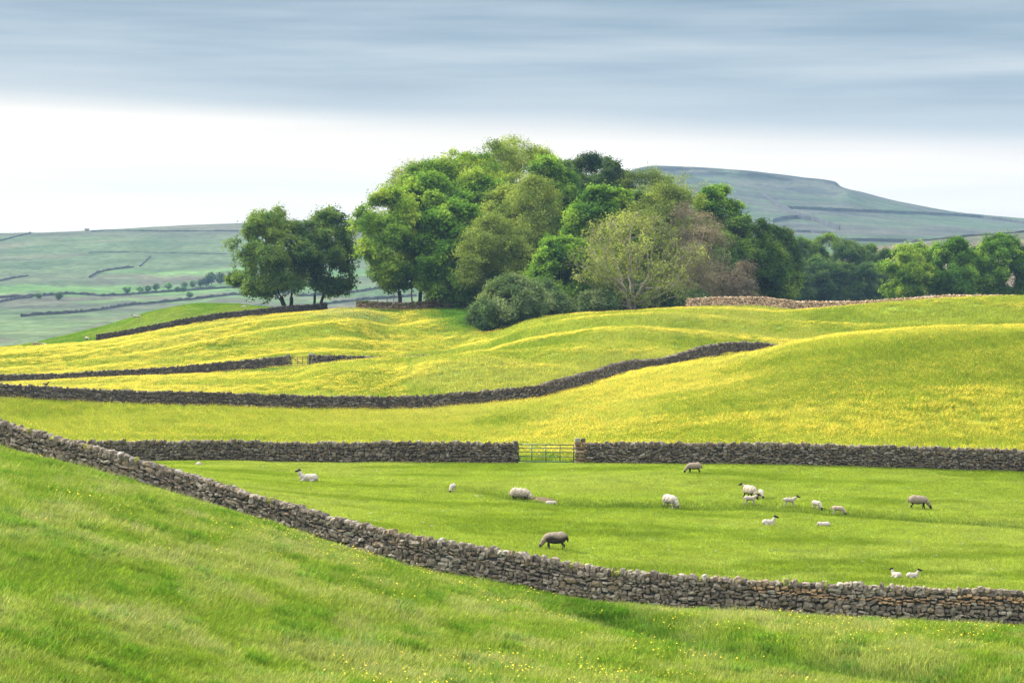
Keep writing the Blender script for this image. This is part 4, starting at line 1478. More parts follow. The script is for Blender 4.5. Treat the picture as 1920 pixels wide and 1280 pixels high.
tree_at("sprawling lower bush on the green bank left of the large grey green one", 918, 362, 566, 640, 84, 'shrub', 58, BUSH, n_att=420, lumps=22, step=0.45, stems=3, **SH)
tree_at("leafy bush between the large grey green bush and the round one", 1008, 366, 530, 615, 90, 'shrub', 59, BUSH, n_att=480, lumps=22, step=0.45, stems=3, **SH)
tree_at("dark undergrowth bush behind the pale-limbed tree's stems", 1178, 392, 530, 596, 120, 'shrub', 60, BUSH, n_att=520, lumps=22, step=0.5, stems=3, **SH)
tree_at("green undergrowth bush to the right behind the pale-limbed tree", 1222, 396, 520, 596, 110, 'shrub', 89, BUSH, n_att=480, lumps=22, step=0.5, stems=3, **SH)
tree_at("green undergrowth bush to the left behind the pale-limbed tree", 1085, 394, 520, 600, 110, 'shrub', 90, BUSH, n_att=480, lumps=22, step=0.5, stems=3, **SH)
ROW = "row of trees at the far right"
tree_at("yellow green tree at the near end of the right-hand row", 1695, 478, 464, 572, 105, 'lime', 61, ROW, n_att=420, lumps=15, trunk_r=0.4)
tree_at("pointed yellow green tree behind the near end of the right-hand row", 1722, 492, 452, 566, 80, 'lime', 62, ROW, n_att=320, lumps=12)
tree_at("green tree in the middle of the right-hand row", 1785, 480, 448, 572, 120, 'sycamore', 63, ROW, n_att=460, lumps=16, trunk_r=0.4)
tree_at("tallest green tree of the right-hand row, with several trunks", 1872, 484, 440, 566, 118, 'sycamore', 64, ROW, n_att=460, lumps=16, stems=3)
tree_at("last green tree of the right-hand row, cut by the picture's edge", 1945, 482, 450, 566, 90, 'sycamore', 65, ROW, n_att=380, lumps=14, stems=2)
tree_at("low green tree filling in behind the right-hand row", 1828, 498, 462, 568, 80, 'dark', 66, ROW, n_att=320, lumps=12)

BELT = "dark belt of trees in the dip"
belt = [(1502, 612, 444, 70, 'oak', "green tree squeezed between the wood and the belt's pale top"), (1478, 610, 448, 62, 'dark', "bluish green tree at the belt's wood end"), (1512, 626, 446, 60, 'oak', "pale topped tree near the belt's wood end"),
        (1551, 630, 435, 70, 'oak', "tallest round tree of the dark belt"), (1592, 618, 450, 66, 'dark', "dense tree right of the belt's tallest"),
        (1630, 626, 460, 60, 'oak', "sloping tree halfway down the belt's right side"), (1662, 616, 470, 56, 'dark', "small dark tree at the belt's right end"),
        (1530, 600, 486, 70, 'dark', "dark front tree below the belt's pale top"), (1575, 602, 492, 66, 'dark', "dark front tree below the belt's tallest"), (1628, 602, 500, 70, 'dark', "dark front tree beside the right-hand row"),
        (1492, 598, 490, 60, 'dark', "dark front tree against the wood's right tip")]
for i, (px, d, top, wd, sty, lab) in enumerate(belt):
    tree_at(lab, px, d, top - 3, 578, wd * 1.32, sty, 70 + i, BELT, n_att=460, lumps=16, trunk_r=0.3)

# bushes and small trees far off in the valley
def tiny_tree(label, px, row, hpx, wpx, tone, seed):
    x, y, z = HILL_L.find(px, row)
    s = y / F
    r = np.random.default_rng(seed)
    h, wd = hpx * s, wpx * s
    n = 40
    C = np.array((0, 0, h * 0.55)) + unit(r.normal(0, 1, (n, 3))) * np.array((wd / 2, wd / 2, h * 0.45)) * np.cbrt(r.uniform(0.1, 1, (n, 1))) * 0.85
    col = np.array((0.045, 0.085, 0.030)) * tone
    lv, lf, lc = leaf_cards(r, C, 14, 0.10 * wd, 0.10 * wd, np.array((0, 0, h * 0.3)), col, col * 0.6, col * 1.6)
    P = np.array([(0, 0, -0.5), (0, 0, h * 0.3), (wd * 0.1, 0, h * 0.6)])
    tv, tf = tubes(P, np.array([-1, 0, 1]), np.array([0.25, 0.2, 0.12]))
    t = empty("valley_tree", (x, y, z))
    tag(t, label, "tree", "small trees scattered in the valley")
    tm = raw_mesh("trunk", tv, tf, np.tile((0.05, 0.042, 0.035), (len(tv), 1)), True)
    obj("trunk", tm, M_BARK, t)
    obj("crown", raw_mesh("crown", lv, lf, lc), M_LEAF, t)


for i, a in enumerate([
    ("pale leafless bush left of the round dark bush on the hill", 72, 561, 13, 12, 2.2), ("round dark bush alone on the hill at the far left", 110, 563, 15, 15, 0.9),
    ("pale round bush at the left end of the far hedge line", 238, 549, 12, 16, 2.0), ("pale bush second along the far hedge line", 262, 548, 11, 14, 1.8),
    ("middling green bush third along the far hedge line", 278, 547, 12, 13, 1.4), ("dark pointed bush in the far hedge line", 293, 545, 15, 14, 1.0),
    ("grey green bush right of the dark pointed one", 315, 543, 14, 16, 1.6), ("left one of two small dark bushes on the green strip", 332, 548, 11, 11, 1.0),
    ("right one of two small dark bushes on the green strip", 344, 547, 10, 13, 1.0), ("lone bush below the wall near the two trees", 355, 558, 11, 14, 1.3),
    ("pale bush before the taller trees by the left pair", 345, 541, 13, 14, 1.7), ("grey bush beneath the taller far trees", 361, 539, 14, 14, 1.5), ("green far tree, smallest of the group by the left pair", 376, 537, 14, 15, 1.2),
    ("tall dark far tree nearest the left pair of trees", 397, 535, 26, 22, 0.9), ("dark far tree half hidden by the left pair of trees", 414, 533, 22, 20, 0.9), ("rounded far tree left of the tallest far one", 387, 536, 18, 16, 1.0)]):
    tiny_tree(*a, 900 + i)


# ------------------------------------------------------------------ sheep
ICO = {}


def ico(sub=2):
    if sub not in ICO:
        import bmesh
        bm = bmesh.new()
        bmesh.ops.create_icosphere(bm, subdivisions=sub, radius=1.0)
        v = np.array([x.co[:] for x in bm.verts])
        f = np.array([[x.index for x in q.verts] for q in bm.faces])
        bm.free()
        ICO[sub] = (v, f)
    return ICO[sub]


class Body:
    """blobs and limbs, fused into one skin; each carries its coat colour"""
    def __init__(self):
        self.parts = []

    def blob(self, c, r, col, rot=None):
        self.parts.append((np.array(c, float), np.array(r if np.ndim(r) else (r, r, r), float), np.array(col, float), rot))

    def limb(self, pts, rs, col):
        for (a, ra), (b, rb) in zip(zip(pts[:-1], rs[:-1]), zip(pts[1:], rs[1:])):
            a, b = np.array(a, float), np.array(b, float)
            n = max(2, int(np.linalg.norm(b - a) / (min(ra, rb) * 0.55)))
            for t in np.linspace(0, 1, n):
                self.blob(a + (b - a) * t, ra + (rb - ra) * t, col)

    def build(self, name, voxel, seed, lump=0.012, fleece_min=0.15, belly=None):
        iv, if_ = ico(2)
        V, Fc, off = [], [], 0
        for c, r, col, rot in self.parts:
            v = iv * r
            if rot is not None:
                v = v @ np.array(Matrix.Rotation(rot, 3, 'Y')).T
            V.append(v + c)
            Fc.append(if_ + off)
            off += len(iv)
        me = raw_mesh(name, np.concatenate(V), np.concatenate(Fc))
        o = bpy.data.objects.new(name, me)
        COL.objects.link(o)
        m = o.modifiers.new("fuse", 'REMESH')
        m.mode = 'VOXEL'
        m.voxel_size = voxel
        s = o.modifiers.new("smooth", 'SMOOTH')
        s.iterations = 3
        s.factor = 0.4
        dg = bpy.context.evaluated_depsgraph_get()
        out = bpy.data.meshes.new_from_object(o.evaluated_get(dg))
        bpy.data.objects.remove(o)
        bpy.data.meshes.remove(me)
        n = len(out.vertices)
        co = np.empty(n * 3, np.float32)
        out.vertices.foreach_get("co", co)
        co = co.reshape(-1, 3).astype(float)
        best = np.full(n, 1e9)
        col = np.zeros((n, 3))
        for c, r, cc, rot in self.parts:
            q = co - c
            if rot is not None:
                q = q @ np.array(Matrix.Rotation(rot, 3, 'Y'))
            k = (np.linalg.norm(q / r, axis=1) - 1) * r.min()
            b = k < best
            best[b], col[b] = k[b], cc
        if belly is not None:
            col = mixc(col, belly[2], sstep(co[:, 2] - 0.05 * np.sin(co[:, 0] * 9), belly[1], belly[0]) * (co[:, 0] < 0.45))
        nr = np.empty(n * 3, np.float32)
        out.vertices.foreach_get("normal", nr)
        nr = nr.reshape(-1, 3)
        fl = (col.min(1) > fleece_min)[:, None]
        h = fbm(co[:, 0] * 14 + co[:, 1] * 5, co[:, 2] * 14 - co[:, 1] * 9, seed, 3)[:, None] - 0.45
        co = co + nr * h * lump * 2.2 * fl
        out.vertices.foreach_set("co", co.astype(np.float32).ravel())
        out.polygons.foreach_set("use_smooth", np.ones(len(out.polygons), bool))
        a = out.color_attributes.new("Col", 'FLOAT_COLOR', 'POINT')
        a.data.foreach_set("color", np.concatenate([col, np.ones((n, 1))], 1).astype(np.float32).ravel())
        out.update()
        out.materials.clear()
        out.materials.append(M_FLEECE)
        return out


BLACK, DUSK, PALE = (0.016, 0.014, 0.013), (0.09, 0.07, 0.055), (0.36, 0.32, 0.27)
WOOL, WOOL_OLD, LAMB = (0.34, 0.290, 0.220), (0.235, 0.190, 0.140), (0.385, 0.345, 0.285)


def head(b, p, ang, s, face, wool, ears=True, horn=False):
    """head at p looking along x, tilted down by ang"""
    p = np.array(p, float)
    ca, sa = math.cos(ang), math.sin(ang)
    fw, up = np.array((ca, 0, -sa)), np.array((sa, 0, ca))
    b.limb([p - fw * 0.05 * s, p + fw * 0.10 * s, p + fw * 0.20 * s], [0.078 * s, 0.064 * s, 0.043 * s], face)
    b.blob(p + up * 0.045 * s - fw * 0.03 * s, (0.06 * s, 0.055 * s, 0.05 * s), face)
    if ears:
        for k in (-1, 1):
            e = p - fw * 0.03 * s + up * 0.05 * s + np.array((0, k * 0.06 * s, 0))
            b.limb([e, e + np.array((0, k * 0.075 * s, 0)) + up * 0.012 * s - fw * 0.02 * s], [0.026 * s, 0.017 * s], face)
    if horn:
        for k in (-1, 1):
            e = p + up * 0.08 * s + np.array((0, k * 0.04 * s, 0))
            b.limb([e, e + np.array((0, k * 0.06 * s, 0)) - fw * 0.09 * s + up * 0.02 * s, e + np.array((0, k * 0.10 * s, 0)) - fw * 0.06 * s - up * 0.06 * s], [0.026 * s, 0.022 * s, 0.014 * s], DUSK)


def legs(b, L, xs, yw, col, stride, thick, top):
    for i, (x, k) in enumerate(((xs, -1), (xs, 1), (-xs, -1), (-xs, 1))):
        st = stride * (1 if (i in (0, 3)) else -1)
        if x > 0:
            pts = [(x, k * yw, top), (x + st * 0.45, k * yw, L * 0.52), (x + st, k * yw, 0.03)]
        else:
            pts = [(x, k * yw, top), (x + 0.05 + st * 0.3, k * yw, L * 0.75), (x - 0.06 + st * 0.7, k * yw, L * 0.45), (x - 0.02 + st, k * yw, 0.03)]
        rs = [thick * 1.9, thick * 1.15, thick * 0.9, thick * 0.8][:len(pts)]
        b.limb(pts, rs, col)
        b.blob((pts[-1][0] + 0.012, k * yw, 0.022), (thick * 1.2, thick, 0.024), BLACK)


def ewe(pose, wool=WOOL, face=BLACK, leg=BLACK, under=None, seed=1, horn=False, shag=0.020):
    b = Body()
    if pose == 'graze':
        b.blob((0.02, 0, 0.56), (0.50, 0.26, 0.265), wool)
        b.blob((-0.24, 0, 0.575), (0.29, 0.265, 0.275), wool)
        b.blob((0.28, 0, 0.555), (0.26, 0.235, 0.25), wool)
        if under:
            b.blob((0.0, 0, 0.43), (0.475, 0.262, 0.165), under)
        b.limb([(0.40, 0, 0.56), (0.56, 0, 0.42), (0.66, 0, 0.25)], [0.19, 0.135, 0.09], wool)
        head(b, (0.70, 0, 0.185), R(58), 1.0, face, wool, horn=horn)
        legs(b, 0.42, 0.33, 0.135, leg, 0.05, 0.034, 0.42)
        b.limb([(-0.50, 0, 0.64), (-0.56, 0, 0.48), (-0.555, 0, 0.38)], [0.06, 0.05, 0.035], wool)
    elif pose == 'lie':
        b.blob((-0.05, 0, 0.24), (0.52, 0.29, 0.25), wool)
        b.blob((-0.28, 0, 0.25), (0.30, 0.29, 0.25), wool)
        b.limb([(0.32, 0, 0.30), (0.45, 0, 0.46), (0.50, 0, 0.60)], [0.20, 0.14, 0.09], wool)
        head(b, (0.54, 0, 0.66), R(14), 1.0, face, wool, horn=horn)
        for k in (-1, 1):
            b.limb([(0.26, k * 0.2, 0.14), (0.50, k * 0.19, 0.08), (0.36, k * 0.21, 0.035)], [0.07, 0.042, 0.034], leg)
            b.limb([(-0.30, k * 0.25, 0.13), (-0.10, k * 0.31, 0.07), (-0.25, k * 0.32, 0.035)], [0.09, 0.05, 0.034], leg)
    return b.build("sheep", 0.017, seed, shag, belly=(0.50, 0.70, under) if under else None)


def lamb(pose, wool=LAMB, face=BLACK, leg=PALE, seed=1):
    b = Body()
    if pose in ('walk', 'graze'):
        b.blob((0.0, 0, 0.43), (0.30, 0.125, 0.135), wool)
        b.blob((-0.17, 0, 0.44), (0.15, 0.13, 0.14), wool)
        b.blob((0.18, 0, 0.425), (0.14, 0.12, 0.14), wool)
        legs(b, 0.36, 0.21, 0.075, leg, 0.085 if pose == 'walk' else 0.03, 0.024, 0.38)
        b.limb([(-0.30, 0, 0.50), (-0.37, 0, 0.44), (-0.39, 0, 0.33)], [0.035, 0.03, 0.022], wool)
        if pose == 'walk':
            b.limb([(0.24, 0, 0.48), (0.36, 0, 0.56), (0.42, 0, 0.62)], [0.105, 0.075, 0.06], wool)
            head(b, (0.47, 0, 0.635), R(22), 0.78, face, wool)
        else:
            b.limb([(0.24, 0, 0.44), (0.36, 0, 0.30), (0.42, 0, 0.19)], [0.105, 0.075, 0.055], wool)
            head(b, (0.45, 0, 0.135), R(60), 0.78, face, wool)
    elif pose == 'lie':
        b.blob((0, 0, 0.15), (0.31, 0.165, 0.155), wool)
        b.blob((-0.14, 0, 0.16), (0.19, 0.17, 0.16), wool)
        b.limb([(0.20, 0, 0.20), (0.27, 0, 0.31), (0.30, 0, 0.40)], [0.12, 0.08, 0.06], wool)
        head(b, (0.34, 0, 0.43), R(16), 0.78, face, wool)
        for k in (-1, 1):
            b.limb([(0.15, k * 0.12, 0.08), (0.31, k * 0.11, 0.045), (0.22, k * 0.12, 0.025)], [0.045, 0.028, 0.022], leg)
            b.limb([(-0.16, k * 0.15, 0.08), (-0.04, k * 0.18, 0.04), (-0.14, k * 0.19, 0.025)], [0.055, 0.032, 0.022], leg)
    else:                                # curled up, chin on its side
        b.blob((0, 0, 0.14), (0.32, 0.17, 0.15), wool)
        b.blob((-0.14, 0, 0.15), (0.19, 0.175, 0.155), wool)
        b.limb([(0.20, 0, 0.18), (0.30, -0.05, 0.20), (0.33, -0.12, 0.16)], [0.12, 0.085, 0.06], wool)
        head(b, (0.36, -0.12, 0.11), R(25), 0.72, face, wool)
        b.limb([(-0.16, -0.15, 0.08), (-0.02, -0.19, 0.04), (-0.14, -0.19, 0.025)], [0.055, 0.032, 0.022], leg)
        b.limb([(0.12, -0.13, 0.08), (0.24, -0.17, 0.03)], [0.045, 0.024], leg)
    return b.build("lamb", 0.0125, seed, 0.007)


EWE_G = ewe('graze', seed=1)
EWE_G2 = ewe('graze', wool=WOOL_OLD, face=BLACK, leg=BLACK, seed=2)
EWE_DARK = ewe('graze', wool=WOOL_OLD, face=(0.05, 0.045, 0.042), leg=BLACK, under=(0.035, 0.029, 0.025), seed=3, shag=0.028)
EWE_PALE = ewe('graze', wool=LAMB, face=DUSK, leg=PALE, seed=4)
EWE_L = ewe('lie', wool=LAMB, face=BLACK, leg=PALE, seed=5, horn=True)
LAMB_W = lamb('walk', wool=(0.38, 0.33, 0.26), seed=6)
LAMB_G = lamb('graze', seed=7)
LAMB_G2 = lamb('graze', wool=(0.36, 0.29, 0.21), face=DUSK, seed=8)
LAMB_L = lamb('lie', seed=9)
LAMB_C = lamb('curl', wool=LAMB, face=PALE, seed=10)


def sheep(me, px, row, face, label, size=1.0, name=None, group=None, d0=99.0, d1=158.0, sink=0.02):
    """feet at photo row `row`; face = compass heading on screen, 0 = to the right, 90 = away"""
    d = first_hit(px, row, d0, d1)
    x = (px - 960) / F * d
    o = obj(name or me.name.split(".")[0], me)
    o.location = (x, d, float(land(x, d)) - sink)
    o.rotation_euler = (0, 0, R(face))
    o.scale = (size * 0.96,) * 3
    tag(o, label, "sheep" if me in (EWE_G, EWE_G2, EWE_DARK, EWE_PALE, EWE_L) else "lamb", group)
    return o


FLOCK = "flock in the walled pasture"
sheep(EWE_L, 578, 903, 178, "white horned ewe lying down with her dark head raised, in the pasture's left half", 1.05, group=FLOCK)
sheep(LAMB_C, 372, 873, 90, "white lamb curled up close behind the slanting wall, farthest left", 0.9, group=FLOCK)
sheep(LAMB_G, 849, 924, 250, "black-faced lamb grazing head-on between lying ewe and ditch", 1.0, group=FLOCK)
sheep(EWE_G, 975, 938, -22, "big cream ewe grazing at the bare soil of the ditch", 1.12, group=FLOCK, sink=0.18)
sheep(LAMB_C, 1032, 946, 10, "white lamb lying in the ditch right of the big cream ewe", 0.85, group=FLOCK)
sheep(LAMB_C, 895, 930, 15, "lamb pressed flat in the grass left of the ditch", 0.8, group=FLOCK, sink=0.16)
sheep(EWE_DARK, 1042, 1029, 180, "shaggy ewe with black legs and dark belly grazing nearest the slanting wall", 1.05, group=FLOCK)
sheep(EWE_PALE, 1256, 953, -52, "pale-faced white ewe grazing at the right end of the ditch", 0.98, group=FLOCK)
sheep(EWE_G2, 1302, 887, 182, "dark-faced ewe grazing by the back wall right of the green gate", 0.86, group=FLOCK)
sheep(EWE_G, 1406, 936, -60, "fat ewe grazing at the centre of the group with lambs around", 1.02, group=FLOCK)
sheep(LAMB_W, 1405, 927, 165, "lamb half hidden behind the fat ewe", 1.0, group=FLOCK)
sheep(LAMB_G, 1427, 934, -80, "small lamb nibbling end-on just right of the fat ewe", 0.95, group=FLOCK)
sheep(LAMB_W, 1406, 947, -6, "cream lamb walking past in front of the fat ewe", 1.0, group=FLOCK)
sheep(LAMB_W, 1480, 950, 0, "lamb striding alone with its head up, between the ewe's group and the grazing lambs", 0.98, group=FLOCK)
sheep(LAMB_G, 1531, 956, -55, "plump white lamb with black face grazing, left one of two grazing lambs", 1.0, group=FLOCK)
sheep(LAMB_G2, 1571, 966, -16, "tan lamb grazing, right one of two grazing lambs", 1.0, group=FLOCK)
sheep(EWE_G2, 1721, 954, -6, "brownish ewe grazing by herself, farthest right in the pasture", 0.98, group=FLOCK)
sheep(LAMB_L, 1441, 984, 4, "lamb lying with its black and white head up below the ewe's group", 1.1, group=FLOCK)
sheep(LAMB_C, 1546, 987, 178, "curled sleeping lamb below the two grazing lambs", 1.0, group=FLOCK)
sheep(LAMB_L, 1681, 1082, 128, "left lamb of the two black-headed ones lying behind the slanting wall", 0.90, group=FLOCK)
sheep(LAMB_L, 1711, 1083, 8, "right lamb of the two black-headed ones lying behind the slanting wall", 0.92, group=FLOCK)
KNOLL = "sheep on the green knoll"
for me, px, row, fc, s, lab in ((EWE_G2, 68, 650, -10, 1.1, "dark-faced ewe grazing at the low end of the green knoll"), (LAMB_G, 83, 650, -15, 1.2, "lamb grazing just right of the dark-faced ewe on the knoll"),
                                (EWE_G, 163, 638.5, -50, 0.9, "cream ewe alone on the knoll left of the dark wall's tip"), (EWE_G, 222, 630, 200, 0.95, "ewe grazing tight against the dark wall's low end"),
                                (LAMB_W, 253, 597, 190, 1.2, "left one of two white lambs high on the green knoll"), (LAMB_G, 260, 597.5, 0, 1.2, "right one of two white lambs high on the green knoll"),
                                (LAMB_C, 458, 576, 180, 1.3, "pale sheep lying on the knoll's top under the low branch")):
    sheep(me, px, row, fc, lab, s, group=KNOLL, d0=396, d1=448, sink=0.05)


# ------------------------------------------------------------------ gates, posts and small things
def box(c, s, rot=None):
    v = np.array([(x, y, z) for x in (-1, 1) for y in (-1, 1) for z in (-1, 1)], float) * np.array(s) / 2
    f = np.array([(0, 1, 3, 2), (4, 6, 7, 5), (0, 4, 5, 1), (2, 3, 7, 6), (0, 2, 6, 4), (1, 5, 7, 3)])
    if rot is not None:
        v = v @ np.array(rot).T
    return v + np.array(c), f


def bar(a, b, r, n=8):
    P = np.array([a, b], float)
    d = unit(P[1] - P[0])
    u = unit(np.cross(d, (0, 1, 0) if abs(d[1]) < 0.9 else (1, 0, 0)))
    v = np.cross(d, u)
    ang = np.arange(n) * 2 * math.pi / n
    c = np.cos(ang)[:, None] * u + np.sin(ang)[:, None] * v
    V = np.concatenate([P[0] + c * r, P[1] + c * r])
    i = np.arange(n)
    q = np.stack([i, (i + 1) % n, n + (i + 1) % n, n + i], 1)
    return V, q, np.stack([i[::-1], n + i])


def bars(name, items, mat, parent):
    V, Q, E, off = [], [], [], 0
    for a, b, r in items:
        v, q, e = bar(a, b, r)
        V.append(v)
        Q.append(q + off)
        E.append(e + off)
        off += len(v)
    me = raw_mesh(name, np.concatenate(V), [np.concatenate(Q), np.concatenate(E)], None, True)
    return obj(name, me, mat, parent)


M_GATE = mat_plain("green_gate_paint", (0.030, 0.075, 0.050), 0.5, 0.4, 0.3, 8.0)
M_GATE2 = mat_plain("weathered_gate_bars", (0.085, 0.070, 0.055), 0.8, 0.2, 0.3, 8.0)
M_POST = mat_plain("weathered_post_wood", (0.14, 0.11, 0.08), 0.9, 0.1, 0.3, 10.0)


def field_gate(label, pxa, pxb, line, H, mat, rails, uprights, brace=False, r=0.024):
    (da, za), (db, zb) = line.at(pxa), line.at(pxb)
    A = np.array(((pxa - 960) / F * da, da))
    B = np.array(((pxb - 960) / F * db, db))
    ang = math.atan2(B[1] - A[1], B[0] - A[0])
    L = np.linalg.norm(B - A)
    z0 = min(float(land(*A)), float(land(*B)))
    g = empty("field_gate", (A[0], A[1], z0 + 0.10), ang)
    tag(g, label, "gate")
    slope = (float(land(*B)) - float(land(*A))) / L
    sh = lambda x: slope * x * 0.5
    for z in rails:
        bars("rail", [((0.03, 0, z * H), (L - 0.03, 0, z * H + sh(L)), r * (1.15 if z in (rails[0], rails[-1]) else 0.85))], mat, g)
    for x in (0.03, L - 0.03):
        bars("stile", [((x, 0, -0.02), (x, 0, H + 0.04 + sh(x)), r * 1.25)], mat, g)
    for t in uprights:
        bars("upright", [((L * t, 0.028, 0.0), (L * t, 0.028, H + sh(L * t)), r * 0.95)], mat, g)
    if brace:
        bars("brace", [((0.05, 0.03, H * 0.95), (L * 0.62, 0.03, H * 0.30), r)], mat, g)
    for t in (0.12, 0.88):
        bars("hinge", [((-0.02, 0, H * t), (0.10, 0, H * t), r * 1.4)], mat, g)
    bars("latch", [((L - 0.12, 0.02, H * 0.8), (L + 0.02, 0.02, H * 0.8), r)], mat, g)
    return g


field_gate("green metal field gate with five rails at the back of the sheep pasture", 970.5, 1076.5, L_GW, 1.08, M_GATE, (0.0, 0.30, 0.56, 0.79, 1.0), (0.25, 0.5, 0.75), r=0.030)
field_gate("small far field gate with a diagonal brace between two yellow meadows", 546.5, 577.5, L_W3, 1.25, M_GATE2, (0.0, 0.2, 0.4, 0.6, 0.8, 1.0), (0.36, 0.68), True, r=0.034)


def pillar(label, px0, px1, line, H, depth, seed, tone, caps=(), warm=0.0):
    """a squared stone gate pier with rough faces and loose cap stones"""
    r = np.random.default_rng(seed)
    pc = (px0 + px1) / 2
    d = float(line.at(pc)[0])
    x, W_ = (pc - 960) / F * d, (px1 - px0) / F * d
    p = empty("gate_pier", (x, d, float(land(x, d)) - 0.1))
    tag(p, label, "gate pier")
    V, Q, C, off = [], [], [], 0
    z = 0.0
    while z < H:
        h = min(r.uniform(0.17, 0.30), H + 0.1 - z)
        n = 1 if r.random() < 0.45 else 2
        cut = np.sort(np.concatenate([[0], r.uniform(0.35, 0.65, n - 1), [1]])) - 0.5
        for a, b in zip(cut[:-1], cut[1:]):
            v = ST_V * np.array(((b - a) * W_ * 0.515, depth * 0.5, h * 0.53))
            v = v * (1 + r.normal(0, 0.03, (len(v), 1))) + np.array(((a + b) / 2 * W_, 0, z + h / 2))
            V.append(v)
            Q.append(ST_Q + off)
            off += len(v)
            t = STONE_TONES[r.choice(len(STONE_TONES), p=TONE_P)] * tone * r.uniform(0.85, 1.15)
            t = 0.6 * t * np.array((1 + 0.35 * warm, 1.0, 1 - 0.2 * warm))
            C.append(np.tile(t, (len(v), 1)))
        z += h
    obj("pier_stones", raw_mesh("pier_stones", np.concatenate(V), np.concatenate(Q), np.concatenate(C)), M_STONE, p)
    for cx, cw, ch, ct in caps:
        v = ST_V * np.array((cw / 2, depth * 0.42, ch / 2)) * (1 + r.normal(0, 0.08, (len(ST_V), 1)))
        cc = np.tile(np.array(ct), (len(v), 1))
        obj("cap_stone", raw_mesh("cap_stone", v + np.array((cx * W_, 0, H + 0.06 + ch * 0.42)), ST_Q, cc), M_STONE, p)
    return p


pillar("reddish brown stone gate pier topped with two round stones, by the green gate", 1077, 1099.5, L_GW, 1.36, 0.62, 1, 1.25,
       ((-0.25, 0.34, 0.30, (0.22, 0.20, 0.17)), (0.22, 0.32, 0.28, (0.065, 0.055, 0.048))), warm=0.9)
pillar("narrow dark upright stone ending the wall at the green gate", 964, 970, L_GW, 1.36, 0.60, 2, 0.65)
pillar("grey stone pier at the near side of the small far gate", 536, 546, L_W3, 1.52, 0.6, 3, 0.95, ((0, 0.45, 0.25, (0.17, 0.155, 0.14)),))
pillar("wide grey stone pier capped with lumps right of the small far gate", 578, 591, L_W3, 1.56, 0.65, 4, 0.95, ((-0.22, 0.36, 0.28, (0.24, 0.22, 0.20)), (0.25, 0.36, 0.28, (0.24, 0.22, 0.20))))


def fence_post(label, px, d, h, lean, group):
    x = (px - 960) / F * d
    v, f = box((0, 0, h / 2 - 0.2), (0.11, 0.11, h + 0.4), Matrix.Rotation(lean, 3, 'Y'))
    o = obj("fence_post", raw_mesh("fence_post", v, f), M_POST)
    md = o.modifiers.new("worn", 'BEVEL')
    md.width = 0.02
    o.location = (x, d, float(land(x, d)))
    tag(o, label, "fence post", group)


for i, (px, lab) in enumerate(((708, "grey wooden post behind the mossy wall, nearest the gap"), (727, "leaning wooden post second along the mossy wall"), (738, "wooden post close beside the leaning one at the mossy wall"), (682, "short wooden post at the mossy wall's low end"))):
    fence_post(lab, px, 403.2, 2.1, (0.02, -0.12, 0.05, 0.0)[i], "wooden posts behind the mossy wall")
for i, (px, lab) in enumerate(((1360, "wooden post standing above the tan wall's highest hump"), (1394, "wooden post above the tan wall below the leafless bush"), (1437, "wooden post above the tan wall near its dip"), (1592, "wooden post on the tan wall in front of the dark belt"), (1680, "wooden post on the tan wall's low right part"))):
    fence_post(lab, px, 364.5, 2.0, (0.03, -0.05, 0.02, 0.0, 0.04)[i], "wooden posts behind the tan wall")


def far_barn():
    x, y, z = HILL_L.find(163, 433)
    b = empty("field_barn", (x, y, z - 0.4), R(12))
    tag(b, "tiny stone barn on the crest of the left hill", "barn")
    b.scale = (0.75, 0.75, 0.7)
    v, f = box((0, 0, 1.3), (6.0, 4.4, 3.0))
    obj("wall", raw_mesh("wall", v, f, np.tile((0.20, 0.165, 0.15), (8, 1))), M_STONE, b)
    rv = np.array([(-3.2, -2.5, 2.75), (3.2, -2.5, 2.75), (3.2, 2.5, 2.75), (-3.2, 2.5, 2.75), (-3.2, 0, 4.3), (3.2, 0, 4.3)])
    rm = raw_mesh("roof", rv, [np.array([(0, 1, 5, 4), (2, 3, 4, 5), (3, 2, 1, 0)]), np.array([(1, 2, 5), (3, 0, 4)])], np.tile((0.15, 0.13, 0.13), (6, 1)))
    obj("roof", rm, M_STONE, b)
    v, f = box((0.6, -2.24, 0.9), (1.4, 0.12, 2.0))
    obj("door", raw_mesh("door", v, f, np.tile((0.04, 0.03, 0.03), (8, 1))), M_STONE, b)


far_barn()


def grouse():
    px = 87
    d, _ = L_W2.at(px)
    d = float(d)
    x = (px - 960) / F * d
    b = Body()
    b.blob((0, 0, 0.14), (0.20, 0.11, 0.11), (0.09, 0.055, 0.04))
    b.limb([(0.12, 0, 0.19), (0.19, 0, 0.30)], [0.07, 0.05], (0.08, 0.05, 0.04))
    b.blob((0.21, 0, 0.33), (0.06, 0.045, 0.045), (0.07, 0.045, 0.04))
    b.limb([(0.26, 0, 0.33), (0.30, 0, 0.32)], [0.016, 0.009], (0.05, 0.045, 0.04))
    b.limb([(-0.16, 0, 0.15), (-0.34, 0, 0.17)], [0.07, 0.035], (0.05, 0.035, 0.03))
    for k in (-1, 1):
        b.limb([(0.0, k * 0.04, 0.08), (0.02, k * 0.04, 0.0)], [0.025, 0.014], (0.10, 0.08, 0.06))
    o = obj("bird", b.build("bird", 0.012, 3, 0.0, 9.0))
    o.location = (x, d, float(land(x, d)) + H_W2 + 0.07)
    tag(o, "small brown bird perched on top of the long curving wall", "bird")


grouse()


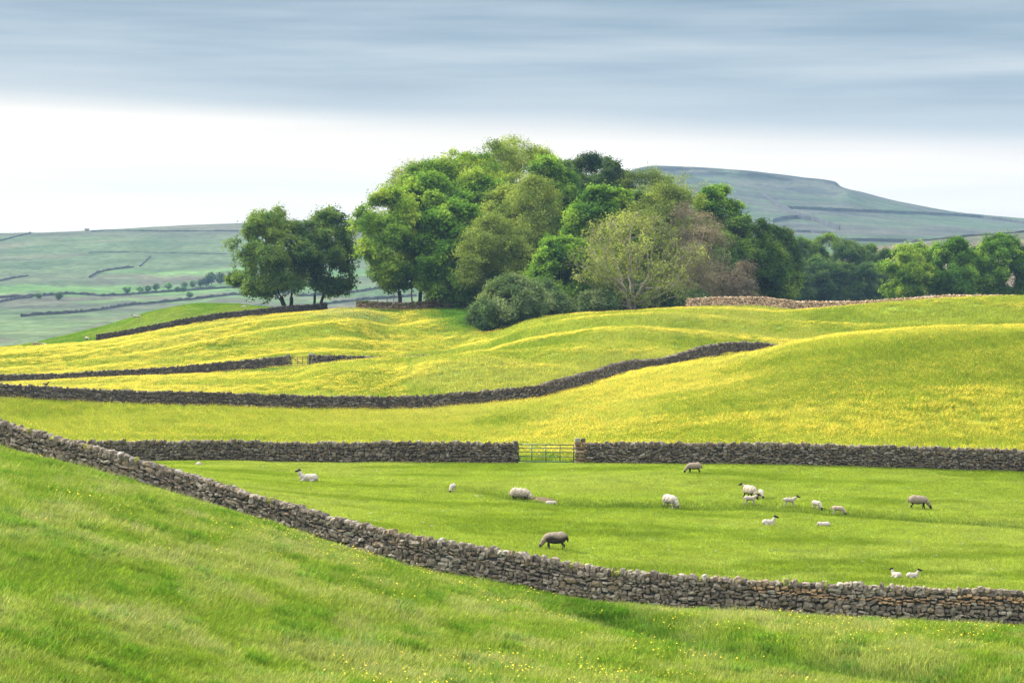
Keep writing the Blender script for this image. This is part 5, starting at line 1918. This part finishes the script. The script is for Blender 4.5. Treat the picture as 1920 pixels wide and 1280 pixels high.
def wool_scraps():
    r = np.random.default_rng(5)
    V, Q, off = [], [], 0
    for i in range(75):
        px, d = r.uniform(420, 1920), r.uniform(104, 148)
        x = (px - 960) / F * d
        e0 = float(L_W1.at(px)[0])
        if d < e0 + 2:
            continue
        s = r.uniform(0.018, 0.042)
        v = ST_V * np.array((s * r.uniform(0.7, 1.6), s, s * 0.7)) + np.array((x, d, float(land(x, d)) + 0.09))
        V.append(v)
        Q.append(ST_Q + off)
        off += len(v)
    me = raw_mesh("wool_scraps", np.concatenate(V), np.concatenate(Q), np.tile((0.45, 0.43, 0.39), (off, 1)), True)
    tag(obj("wool_scraps", me, M_FLEECE), "white scraps of wool and daisies strewn over the pasture turf", "wool scraps", kind='stuff')


wool_scraps()


def bare_soil():
    """the scraped bank where the ewe grazes at the ditch"""
    pts = polyline_xy([(992, 939), (1004, 941), (1018, 942), (1032, 943.5), (1046, 945)], 100, 150)
    n = len(pts)
    p = Path(pts, 0.15)
    t = np.linspace(0, 1, len(p.s))
    hw = 0.55 * np.sin(np.pi * np.clip(t, 0.02, 0.98)) ** 0.6
    V = []
    for off in (-1, -0.4, 0.2, 0.8):
        x, y = p.x, p.y + off * hw + 0.2
        V.append(np.stack([x, y, land(x, y) + 0.035 + (0.16 if off == 0.2 else 0.10 if off == 0.8 else 0.0) * hw / 0.55], -1))
    me = raw_mesh("soil", np.concatenate(V), grid_faces(4, len(p.s)), np.tile((0.105, 0.075, 0.042), (4 * len(p.s), 1)), True)
    tag(obj("soil", me, M_STONE), kind='structure')


bare_soil()


# ------------------------------------------------------------------ haze over the valley
def haze():
    v, f = box((200, 2150, 19), (5200, 4500, 190))
    m, t, out = material("valley_haze")
    pv = t.n('ShaderNodeVolumePrincipled')
    pv.inputs['Color'].default_value = (0.36, 0.58, 0.82, 1)
    pv.inputs['Density'].default_value = 0.000075
    pv.inputs['Anisotropy'].default_value = 0.0
    t.l(pv.outputs[0], out.inputs['Volume'])
    tag(obj("haze", raw_mesh("haze", v, f), m), kind='stuff')


haze()
